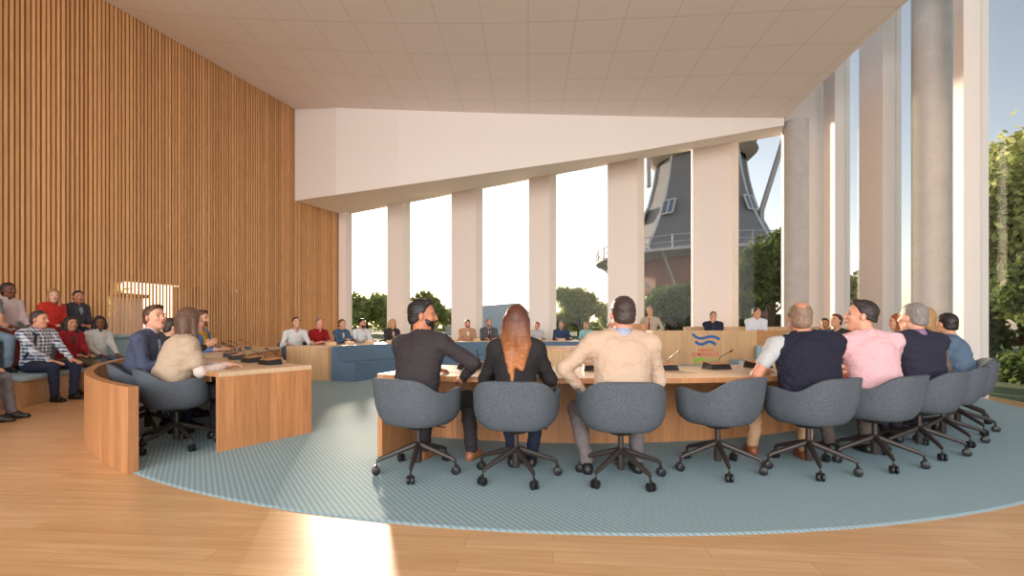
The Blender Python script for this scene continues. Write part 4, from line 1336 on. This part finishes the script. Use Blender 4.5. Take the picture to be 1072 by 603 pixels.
x, y = P(4); person('person, balding man with a navy sweater draped over a grey t-shirt', x, y, rotv(toC(x, y), -24), 1.40, q='near', skin=(208, 146, 118),
    hair=(158, 128, 106), style='balding', top=(196, 196, 196), topkind='draped', legs=(190, 152, 116), shoes=(140, 76, 42), lean=10, side=-2, broad=1.14, sleeves='short',
    handL=(-.27, .20, .80), poleL=(-.6, -.1, -1), handR=(.15, .44, .80), extra=draped, feet=((.10, .30), (-.30, .42)), yaw=-12)
x, y = P(5); person('person, man in a pink shirt with short dark hair looking to the left', x, y, rotv(toC(x, y), -24), 1.425, q='near', skin=(220, 164, 138),
    hair=(52, 42, 38), style='fade', top=(232, 190, 192), topkind='shirt', pattern='stripe', pc=(224, 168, 174), legs=(96, 84, 78), lean=12, side=-3, broad=1.12, yaw=66, pitch=-8,
    handL=(-.28, .34, .80), poleL=(-.7, -.2, -.8), handR=(.16, .42, .80), feet=((.16, .34), (-.16, .36)))
x, y = P(6); person('person, grey haired older man in a navy jacket beside the pink shirt man', x, y, rotv(toC(x, y), -22), 1.415, q='near', skin=(214, 164, 140),
    hair=(150, 142, 136), style='short', top=(46, 46, 62), under=(190, 160, 180), legs=(50, 48, 58), shoes=(30, 28, 30), lean=8, broad=1.14, yaw=14, collar=(150, 120, 150))
x, y = 4.47, 5.0; person('person, blonde woman with long hair mostly hidden behind the navy jacket man', x, y, toC(x, y), 1.40, q='mid', female=True, hair=(190, 146, 92), style='shoulder', top=(120, 104, 92), lean=10, yaw=8)
x, y = P(8); person('person, dark haired person in a denim jacket at the right end of the row', x, y, toC(x, y), 1.345, q='mid', hair=(34, 28, 26), style='short', top=(96, 116, 138), lean=12, yaw=-34)
# far right of the ring
x, y = hit(945, C1, 6.2); place_chair(x, y, toC(x, y), 'swivel chair under the copper haired woman at the right', 'swivel armchairs at the far right'); person('person, woman with copper hair in profile beyond the pink shirt man', x, y, toC(x, y), 1.40, q='mid', female=True, hair=(176, 92, 48), style='shoulder', top=(200, 178, 160), lean=10, yaw=-4)
x, y = 7.08, 9.95; place_chair(x, y, toC(x, y), 'swivel chair under the man with a yellow lanyard', 'swivel armchairs at the far right'); person('person, man in a dark green jacket with a yellow green lanyard bending forward', x, y, rotv(toC(x, y), 8), 1.44, q='mid', hair=(84, 58, 38), style='quiff', top=(62, 68, 62), lean=22, pitch=-14, extra=lanyard, yaw=6)
x, y = 7.1, 10.62; place_chair(x, y, toC(x, y), 'swivel chair under the woman in the blue blazer at the right', 'swivel armchairs at the far right'); person('person, dark haired woman in a blue blazer at the far right of the ring', x, y, rotv(toC(x, y), 40), 1.37, q='mid', female=True, hair=(48, 36, 34), style='bun', top=(48, 86, 124), lean=6, yaw=12)

# left desk
LD = [(-3.31, 4.62), (-4.05, 5.20)]
for (x, y), lb in zip(LD, ('swivel chair under the woman in the beige shawl', 'swivel chair under the man in the blue suit')):
    place_chair(x, y, rotv(toC(x, y), -8), lb, 'swivel armchairs at the left desk')
x, y = LD[0]; person('person, woman with brown shoulder length hair and a beige shawl at the left desk', x, y, rotv(toC(x, y), -6), 1.375, q='near', female=True, skin=(226, 176, 150),
    hair=(112, 80, 62), style='bob', top=(226, 206, 196), topkind='sweater', legs=(40, 42, 50), lean=14, handR=(.16, .40, .80), handL=(-.20, .40, .80), extra=shawl, broad=1.02, yaw=10)
x, y = LD[1]; person('person, brown haired man in a blue suit jacket at the left desk', x - .06, y + .02, rotv(toC(x, y), -30), 1.43, q='near', skin=(222, 166, 138),
    hair=(92, 60, 42), style='quiff', top=(78, 84, 106), under=(186, 196, 220), legs=(50, 54, 76), lean=12, yaw=-30, pitch=-8, collar=(182, 192, 220))
x, y = pol(C1, 6.66, -53); place_chair(x, y, toC(x, y), 'swivel chair hidden behind the man in the blue suit', 'swivel armchairs at the left desk')
person('person in a dark green sleeve clapping, mostly hidden behind the beige shawl woman', x, y, toC(x, y), 1.30, q='mid', hair=(60, 44, 34), top=(52, 58, 38), topkind='sweater', handR=(.08, .50, .93), handL=(-.08, .50, .93),
       poleR=(.6, -.3, -1), poleL=(-.6, -.3, -1), lean=18, handdir={'R': ((.1, .7, .5), (.9, 0, .2)), 'L': ((-.1, .7, .5), (-.9, 0, .2))})
x, y = pol(C1, 6.5, -71); place_chair(*pol(C1, 6.75, -71), toC(x, y), 'swivel chair under the man with the ochre scarf', 'swivel armchairs at the left desk')
person('person, bearded man in a blue denim jacket with an ochre scarf', x, y, rotv(toC(x, y), -12), 1.46, q='mid', hair=(82, 54, 40), style='quiff', beard=(110, 66, 44), top=(92, 124, 172), topkind='shirt', lean=10, extra=scarf)

# far desk people
def fp(px, label, ztop, r=6.62, **kw):
    x, y = hit(px, C2, r)
    f = toC(x, y, C2)
    fc = (-x, -y); n_ = math.hypot(*fc)
    f = (f[0] + .0, f[1])
    person(label, x, y, rotv(f, kw.pop('turn', 0)), ztop, q='far', **kw)
    cx, cy = hit(px, C2, r + .04)
    place_chair(cx, cy, toC(cx, cy, C2), 'swivel chair under the ' + kw.get('who', label.split('person, ')[-1]), 'swivel armchairs at the far desk') if 'who' in kw else None
    return x, y
FP = [
 (308, 'person, man in a white shirt leaning on the left end of the far desk', 1.40, dict(hair=(34, 28, 26), style='short', top=(226, 226, 224), topkind='shirt', lean=18, pitch=-14, turn=-24, handR=(.26, .42, .80), handL=(-.28, .40, .80))),
 (332, 'person, grey haired man in a red polo shirt at the far desk', 1.385, dict(hair=(140, 130, 124), style='receding', top=(160, 28, 34), topkind='shirt', skin=(226, 158, 136), sleeves='short', lean=12, yaw=-20, pitch=6)),
 (357, 'person, woman in a blue blazer gesturing at the far desk', 1.37, dict(female=True, hair=(116, 78, 54), style='bun', top=(72, 100, 128), under=(224, 190, 200), lean=8, handR=(.12, .42, .86), handL=(-.14, .44, .84))),
 (378, 'person, dark bearded man in a pale vest over a white shirt at the far desk', 1.39, dict(hair=(32, 26, 26), style='quiff', beard=(36, 28, 26), top=(224, 226, 228), topkind='shirt', skin=(200, 148, 120), yaw=10)),
 (410, 'person, blonde woman in a dark blazer at the far desk beside the pale fin', 1.39, dict(female=True, hair=(206, 176, 124), style='shoulder', top=(62, 56, 58), under=(230, 190, 160))),
 (489, 'person, smiling man in a tan jacket at the far desk', 1.385, dict(hair=(66, 46, 38), style='quiff', beard=(150, 104, 84), top=(196, 150, 112), under=(240, 240, 240), skin=(226, 158, 132))),
 (511.5, 'person, balding man in a grey suit with a dark red tie at the far desk', 1.42, dict(hair=(130, 120, 110), style='receding', beard=(140, 130, 120), top=(92, 92, 94), tie=(120, 36, 44), yaw=8)),
 (562, 'person, woman with short red hair in a grey top at the far desk', 1.32, dict(female=True, hair=(150, 48, 56), style='short', top=(196, 192, 196), topkind='shirt', yaw=-30)),
 (587.5, 'person, grey bearded man in a navy shirt at the far desk', 1.345, dict(hair=(150, 144, 138), style='short', beard=(150, 144, 138), top=(56, 72, 104), topkind='shirt', handL=(-.30, .40, .82))),
 (614, 'person, woman with short brown hair in an aqua blouse at the far desk', 1.32, dict(female=True, hair=(156, 92, 60), style='updo', top=(150, 206, 204), topkind='shirt')),
]
for px, lb, zt, kw in FP:
    x, y = fp(px, lb, zt, **kw)
    cx, cy = hit(px, C2, 6.66)
    place_chair(cx, cy, toC(cx, cy, C2), 'swivel chair under the ' + lb.replace('person, ', '').replace(' leaning on the left end of the far desk', '').replace(' at the far desk', ''), 'swivel armchairs at the far desk')
x, y = 2.95, 14.05
person('person, bald man in dark clothes hidden behind the cream sweater man', x, y, toC(x, y, C2), 1.30, q='far', hair=(120, 100, 90), style='balding', top=(50, 52, 66), yaw=20)
place_chair(x, y, toC(x, y, C2), 'swivel chair under the bald man near the speaker', 'swivel armchairs at the far desk')
# speaker and rostrum
person('person, grey haired speaker in a beige suit with a red tie standing at the lectern', 3.85, 13.0, rotv((-.28, -.96), -18), 1.745, stand=True, q='mid', hair=(140, 134, 128), style='receding', top=(188, 176, 152), tie=(190, 30, 36),
       legs=(188, 176, 152), under=(236, 236, 236), lean=2, handR=(.24, .18, .98), handL=(-.22, .24, 1.02), poleR=(.8, -.6, -.2), poleL=(-.8, -.6, -.2), broad=1.05)
for px, lb, zt, kw, cl in ((746, 'person, man in a dark suit on the rostrum with a hand at his chin', 1.56, dict(hair=(92, 84, 80), style='short', top=(42, 46, 66), under=(60, 66, 92), lean=14, handR=(.04, .20, 1.29), poleR=(.8, .3, -.8), handL=(-.10, .34, 1.0),
                              handdir={'R': ((-.2, -.1, 1), (0, 1, .2))}), 'dark suit man on the rostrum'),
                      (791, 'person, man in a white shirt on the rostrum with his hands together', 1.66, dict(hair=(64, 46, 40), style='receding', top=(226, 228, 236), topkind='shirt', lean=10, broad=1.0, yaw=28, handR=(.06, .36, 1.08), handL=(-.04, .36, 1.08)), 'white shirt man on the rostrum')):
    x, y = gpt(px, 11.95)
    person(lb, x, y, rotv((-.25, -.97), 8 if px > 780 else 0), zt, seat=.47 + PLAT, foot=PLAT, q='mid', **kw)
    place_chair(x, y, (-.25, -.97), 'swivel chair under the ' + cl, 'swivel armchairs on the rostrum', z=PLAT + .003)

# tier people
def tp(px, r, label, ztop, seat, foot, turn=0, **kw):
    x, y = hit(px, C1, r)
    # the nearer/farther crossing: take the far one on the left side
    person(label, x, y, rotv(toC(x, y), turn), ztop, seat=seat, foot=foot, **kw)
lap = dict(handR=(.12, .30, .66), handL=(-.12, .30, .66))
lap2 = dict(handR=(.10, .26, 1.20), handL=(-.10, .26, 1.20))
tp(40, 8.78, 'person, man in a blue and white plaid shirt with dark strap, lower bench', 1.44, .47, .0, turn=-18, q='near', hair=(66, 54, 46), style='short', skin=(214, 154, 124), top=(70, 84, 118), topkind='shirt',
   pattern='plaid', pc=(62, 74, 106), legs=(50, 54, 74), lean=4, yaw=6, broad=1.06, handR=(.16, .38, .64), handL=(-.16, .40, .64), feet=((.14, .42), (-.14, .44)), extra=camera_strap)
tp(72.5, 8.86, 'person, woman in a red jacket with long dark hair, phone in hand', 1.365, .47, .0, turn=-22, q='mid', female=True, hair=(48, 36, 32), style='long', skin=(200, 142, 112), top=(156, 38, 46), legs=(128, 116, 90), lean=6, yaw=-10, handR=(.09, .34, .68), handL=(-.09, .34, .68), under=(90, 70, 60), extra=phone)
tp(103, 8.9, 'person, dark haired woman in white blouse and jeans ending the lower bench', 1.385, .47, .0, turn=-24, q='mid', female=True, hair=(40, 32, 30), style='shoulder', skin=(120, 78, 56), top=(212, 212, 206), topkind='shirt', legs=(100, 116, 140), lean=6, yaw=-22, handR=(.16, .36, .64), handL=(-.10, .38, .64))
tp(8, 9.6, 'person, woman in a pale pink blouse with black hair on the upper bench', 1.93, 1.02, .455, turn=-20, q='mid', female=True, hair=(34, 28, 28), style='bun', skin=(120, 78, 58), top=(226, 204, 206), topkind='shirt', legs=(150, 70, 66), lean=4, handR=(.18, .30, 1.19), handL=(-.10, .30, 1.19))
tp(54.5, 9.6, 'person, blonde woman in a red sweater with a red headband on the upper bench', 1.885, 1.02, .455, turn=-14, q='mid', female=True, hair=(178, 132, 92), style='bob', skin=(226, 176, 146), top=(206, 56, 46), topkind='sweater', legs=(46, 52, 80), lean=6, yaw=-34, extra=hairband, **lap2)
tp(82, 9.6, 'person, woman in a dark cardigan over a grey top on the upper bench', 1.91, 1.02, .455, turn=-14, q='mid', female=True, hair=(40, 32, 32), style='bun', skin=(190, 130, 104), top=(66, 66, 74), topkind='cardigan', under=(150, 152, 158), legs=(60, 76, 108), lean=2, yaw=-20, **lap2)
tp(-22, 9.6, 'person in a grey shirt and pale jeans at the left edge of the upper bench', 1.93, 1.02, .455, turn=-30, q='mid', hair=(40, 32, 28), top=(120, 122, 128), topkind='tee', sleeves='short', legs=(132, 150, 168), skin=(190, 140, 112), feet=((.14, .40), (-.14, .40)), handR=(.10, .36, 1.22), handL=(-.10, .36, 1.22))
x, y = pol(C1, 8.78, -60.8)
person('person in grey trousers and black shoes, only a leg showing at the left edge', x, y, rotv(toC(x, y), 0), 1.40, seat=.47, q='mid', legs=(132, 132, 138), top=(90, 92, 100), feet=((.13, .44), (-.12, .5)), **lap)

# ------------------------------------------------------------------ consoles and papers on the desks
who_near = ['the bearded man in the dark suit', 'the woman with auburn hair', 'the man in the cream sweater', 'the gap left of the empty chair', 'the empty chair', 'the balding man', 'the man in the pink shirt', 'the navy jacket man', 'the blonde woman', 'the denim jacket person']
for a, w in zip((-13.6, -6.6, -.2, 7.4, 13.6, 19.2, 26, 33, 40, 47), who_near):
    x, y = pol(C1, 5.34, a); u = pol(C1, 6.3, a)
    place_console(x, y, .761, u, 'microphone console on the near desk before ' + w, 'microphone consoles on the near desk')
for a, w in zip((62, 72, 82), ('copper haired woman', 'lanyard man', 'blue blazer woman')):
    x, y = pol(C1, 5.4, a); place_console(x, y, .761, pol(C1, 6.3, a), 'small microphone console on the right part of the desk near the ' + w, 'microphone consoles on the near desk')
lw = ['nearest the solid end panel', 'second from the solid end panel', 'third from the solid end panel', 'at the middle of the row', 'beyond the middle of the row', 'before the man with the ochre scarf', 'farthest along the desk']
for a, w in zip((-37.6, -42.8, -49.0, -55.5, -62.6, -70, -77), lw):
    x, y = pol(C1, 5.86, a); place_console(x, y, .761, pol(C1, 6.7, a), 'microphone console on the left desk, ' + w, 'microphone consoles on the left desk')
for px, w in ((347, 'red polo man'), (366, 'woman in the blue blazer'), (387, 'bearded man in the pale vest'), (409, 'blonde woman'), (475, 'left of the tan jacket man'), (499, 'tan jacket man'), (519, 'balding man in the grey suit'), (563, 'woman with red hair'), (588, 'grey bearded man'), (612, 'woman in the aqua blouse')):
    x, y = hit(px, C2, 5.5); place_console(x, y, .756, hit(px, C2, 6.4), 'small wooden backed console on the far desk by the ' + w, 'microphone consoles on the far desk')
for px, w in ((723, 'left of the dark suit man'), (763, 'between the two seated people')):
    x, y = gpt(px, 11.35); o = place_console(x, y, .99, (x, y + 1), 'console on the rostrum worktop ' + w, 'consoles on the rostrum')
def paper(x, y, z, rz, label):
    m = MB(); m.box(-.105, .105, -.148, .148, 0, .003); o = m.build('paper_sheet', M['paper']); o.location = (x, y, z); o.rotation_euler = (0, 0, rz); tag(o, label, 'paper', 'loose papers')
x, y = pol(C1, 6.05, -57); paper(x, y, .7605, .5, 'white paper on the left desk before the clapping person')
x, y = hit(399, C2, 5.45); paper(x, y, .756, .9, 'white paper on the far desk before the blonde woman')
x, y = pol(C1, 5.6, -15); paper(x, y, .7605, .2, 'white paper on the near desk before the bearded man')

# ------------------------------------------------------------------ outside: windmill, trees, building
def windmill():
    W_ = empty('windmill', (0, 0, 0)); mx, my = gpt(733, 45)
    W_.location = (mx, my, -.16)
    tag(W_, 'tall dark thatched windmill with white corner lines behind the back windows', 'windmill')
    thatch = plain('thatch', (142, 140, 142), .95, var=.12); brick = plain('mill_brick', (156, 116, 100), .95, var=.2); wht = plain('mill_white', (214, 214, 218), .7, var=.02); grey = plain('mill_timber', (190, 182, 182), .8, var=.1)
    def ring(r, z): return [(r * math.cos(R(22.5 + 45 * i + 8)), r * math.sin(R(22.5 + 45 * i + 8)), z) for i in range(8)]
    prof = [(8.0, 7.4), (7.0, 8.4), (6.15, 9.8), (5.35, 11.4), (4.7, 13.2), (4.25, 15), (4.0, 16.6), (3.95, 17.3)]
    m = MB()
    for (r0, z0), (r1, z1) in zip(prof, prof[1:]):
        a, b = ring(r0, z0), ring(r1, z1)
        for i in range(8): j = (i + 1) % 8; m.quad([a[i], a[j], b[j], b[i]])
    m.quad(ring(*prof[-1])); m.build('tower', thatch, W_)
    m = MB()
    for (r0, z0), (r1, z1) in zip([(6.3, 0), (6.0, 7.4)], [(6.0, 7.4), (6.0, 7.6)]):
        a, b = ring(r0, z0), ring(r1, z1)
        for i in range(8): j = (i + 1) % 8; m.quad([a[i], a[j], b[j], b[i]])
    m.build('base', brick, W_)
    for i in range(8):
        m = MB(); m.tube([ring(r + .06, z)[i] for r, z in prof], .1, 6); m.build('corner_trim', wht, W_)
    m = MB(); m.lathe([(4.0, 16.9), (4.5, 17.1), (5.0, 17.6), (4.75, 18.0), (4.9, 18.5), (4.4, 18.9), (4.5, 19.6), (3.6, 21.2), (1.6, 22.6), (0, 23)], n=28)
    m.build('cap', plain('mill_cap', (186, 168, 156), .9, var=.15), W_, smooth=True)
    # gallery
    m = MB(); m.lathe([(6.0, 7.35), (9.9, 7.35), (9.9, 7.55), (6.0, 7.55)], n=32); g = m.build('gallery', grey, W_)
    m = MB()
    for i in range(32):
        a = 2 * PI * i / 32; b = 2 * PI * (i + 1) / 32
        p = lambda r, t, z: (r * math.cos(t), r * math.sin(t), z)
        m.bar(p(9.8, a, 7.5), p(9.8, a, 8.6), .1)
        for z in (8.0, 8.55): m.bar(p(9.8, a, z), p(9.8, b, z), .07)
    m.build('railing', grey, g)
    for i in range(16):
        a = 2 * PI * i / 16 + .1
        m = MB(); m.bar((9.5 * math.cos(a), 9.5 * math.sin(a), 7.4), (6.1 * math.cos(a), 6.1 * math.sin(a), 4.3), .16); m.build('gallery_brace', wht if i % 3 == 0 else grey, W_)
    for aa in (-142, -62, 170):
        a = R(aa); r = 5.15; z = 12.0
        f = Matrix.Rotation(a + PI / 2, 4, 'Z'); c = Vector((r * math.cos(a), r * math.sin(a), z))
        m = MB(); T0 = lambda x, y, zz: tuple(c + (f @ Vector((x, y + (zz) * .38, zz))))
        m.quad([T0(-.55, -.1, -.6), T0(.55, -.1, -.6), T0(.55, -.1, .6), T0(-.55, -.1, .6)])
        w = m.build('window_pane', plain('mill_pane', (120, 132, 150), .2, var=0), W_)
        m = MB()
        for (xa, za, xb, zb) in ((-.6, -.65, .6, -.65), (-.6, .65, .6, .65), (-.6, -.65, -.6, .65), (.6, -.65, .6, .65), (0, -.65, 0, .65)): m.bar(T0(xa, -.15, za), T0(xb, -.15, zb), .12)
        m.build('window_frame', wht, w)
    # tail beams from the cap down to the gallery
    k = 1
    def wp(px, py, Y): x, y = gpt(px, Y); return (x - mx, y - my, pz(py, Y) + .16)
    beams = [((733, 150), (838, 128)), ((823, 138), (797, 221)), ((797, 221), (796, 262)), ((676, 150), (682, 150)), ((678, 128), (679, 196)), ((733, 150), (672, 132))]
    for (a, b) in beams:
        m = MB(); m.bar(wp(*a, 40.5), wp(*b, 40.5), .42 if b[1] < 140 else .34); m.build('tail_beam', grey, W_)
windmill()

def leaf_mesh(name, blobs, n, size, parent, mat, seed):
    r_ = np.random.default_rng(seed)
    w = np.array([b[3] * b[4] * b[5] for b in blobs]) ** .67; w /= w.sum()
    bi = r_.choice(len(blobs), n, p=w); Bm = np.array(blobs)[bi]
    d = r_.normal(size=(n, 3)); d /= np.linalg.norm(d, axis=1, keepdims=True)
    rr = r_.uniform(.25, 1, (n, 1)) ** .45
    P_ = Bm[:, :3] + d * rr * Bm[:, 3:6] * (1 + .12 * r_.normal(size=(n, 1)))
    a = r_.normal(size=(n, 3)); a /= np.linalg.norm(a, axis=1, keepdims=True)
    b = np.cross(a, r_.normal(size=(n, 3))); b /= np.linalg.norm(b, axis=1, keepdims=True)
    s = size * r_.uniform(.6, 1.3, (n, 1))
    V = np.stack([P_ - a * s, P_ + b * s * .5, P_ + a * s, P_ - b * s * .5], 1).reshape(-1, 3)
    me = bpy.data.meshes.new(name); F = np.arange(n * 4).reshape(-1, 4)
    me.vertices.add(n * 4); me.vertices.foreach_set('co', V.astype(np.float32).ravel())
    me.loops.add(n * 4); me.loops.foreach_set('vertex_index', F.astype(np.int32).ravel())
    me.polygons.add(n); me.polygons.foreach_set('loop_start', np.arange(0, n * 4, 4, dtype=np.int32)); me.update(calc_edges=True)
    return link_mesh(name, me, mat, parent)
def tree(px, Y, h, w, n, size, label, mat='leaf', seed=1, low=.25, group='trees outside the windows', X=None):
    x, y = gpt(px, Y)
    if X is not None: x = X
    t = empty('tree', (x, y, -.16)); tag(t, label, 'tree', group)
    r_ = random.Random(seed)
    m = MB(); m.tube([(0, 0, 0), (.02 * h, 0, h * .35), (-.01 * h, .01 * h, h * .8)], [h * .035, h * .026, h * .01], 8); tips = []
    blobs = [(0, 0, h * .62, w * .26, w * .26, h * .26)]
    for i in range(13):
        a = r_.uniform(0, 6.28); rr = w * r_.uniform(.14, .36); z = h * r_.uniform(low + .1, .86)
        rr *= 1 - max(0, (z / h - .55)) * 1.1
        p = (rr * math.cos(a), rr * math.sin(a), z); bw = w * r_.uniform(.10, .19)
        blobs.append((*p, bw, bw, bw * r_.uniform(.6, .9)))
        m.tube([(0, 0, z * .6), (p[0] * .5, p[1] * .5, z * .85), p], [h * .012, h * .008, h * .004], 5)
    m.build('trunk', M['bark'], t, smooth=True)
    leaf_mesh('foliage', blobs, n, size, t, M[mat], seed)
tree(384, 80, 6.6, 11.5, 5200, .42, 'round tree seen through the leftmost tall window', seed=3, low=.1)
tree(449, 66, 6.2, 7.5, 3600, .38, 'smaller tree in the window right of the first pale fin', seed=5, low=.1)
tree(472, 92, 4.8, 5, 2600, .36, 'low tree partly behind the second pale fin', seed=11, low=.1)
tree(606, 58, 6.6, 9.4, 7500, .30, 'full tree behind the woman in the aqua blouse', seed=8, low=.05)
tree(642, 72, 5.4, 6, 3600, .30, 'lower tree right of the full one beside the windmill', seed=18, low=.05)
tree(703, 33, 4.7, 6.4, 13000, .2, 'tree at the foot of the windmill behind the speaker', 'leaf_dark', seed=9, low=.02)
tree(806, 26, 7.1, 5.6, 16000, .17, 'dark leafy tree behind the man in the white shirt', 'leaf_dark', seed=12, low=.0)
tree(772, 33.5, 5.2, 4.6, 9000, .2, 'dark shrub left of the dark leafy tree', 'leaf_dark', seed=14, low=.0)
tree(893, 24, 4.3, 3.0, 2600, .12, 'light small tree between the right hand fins', seed=21, low=.2)
tree(0, 13.8, 8.2, 6.0, 22000, .13, 'tall bright tree outside the right hand glass', 'leaf', seed=22, low=.25, X=15.8)
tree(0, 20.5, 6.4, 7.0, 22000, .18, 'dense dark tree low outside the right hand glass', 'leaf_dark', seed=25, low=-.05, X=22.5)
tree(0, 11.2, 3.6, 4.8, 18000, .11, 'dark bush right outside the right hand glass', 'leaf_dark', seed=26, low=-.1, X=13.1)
tree(0, 15.5, 5.2, 4.5, 6000, .14, 'tree seen through the slats of the left wall', 'leaf', seed=31, low=.0, X=-15.5)
hb_ = []
for i in range(60):
    hb_.append((-70 + i * 2.6, 118 + random.uniform(-2, 2), random.uniform(.6, 1.6), 2.4, 2.0, random.uniform(1.6, 2.6)))
o = leaf_mesh('hedge', hb_, 16000, .5, None, M['leaf'], 77)
tag(o, 'long low hedge along the horizon behind the back windows', 'hedge', kind='stuff')
b = empty('grey_building', (0, 0, 0)); tag(b, 'plain blue grey gabled building behind the grey suit man', 'building')
gm = plain('grey_cladding', (222, 228, 240), .8, var=.03)
m = MB(); Yb = 70; k = Yb / FPX
xa, xb, xc, xd = [(p - 536) * k for p in (466, 505, 544, 560)]
z1, z2, z3 = pz(321.5, Yb), pz(318.5, Yb), pz(316.5, Yb)
m.prism([(xa, Yb), (xc, Yb), (xc, Yb + 14), (xa, Yb + 14)], -.16, [pz(323, Yb), pz(317, Yb), pz(317, Yb), pz(323, Yb)]); m.build('long_wall', gm, b)
m = MB(); m.prism([(xc, Yb + .02), (xd, Yb + 3), (xd, Yb + 16), (xc, Yb + 14)], -.16, [pz(317, Yb), pz(331, Yb), pz(331, Yb), pz(317, Yb)]); m.build('gable_wall', gm, b)
b = empty('grey_building', (0, 0, 0)); tag(b, 'low pale building seen through the slats of the left wall', 'building')
m = MB(); m.box(-25, -19, 16, 24, -.16, 2.6); m.build('wall', gm, b)
m = MB(); m.box(-25.3, -18.8, 15.8, 24.2, 2.6, 2.8); m.build('roof', M['bark'], b)
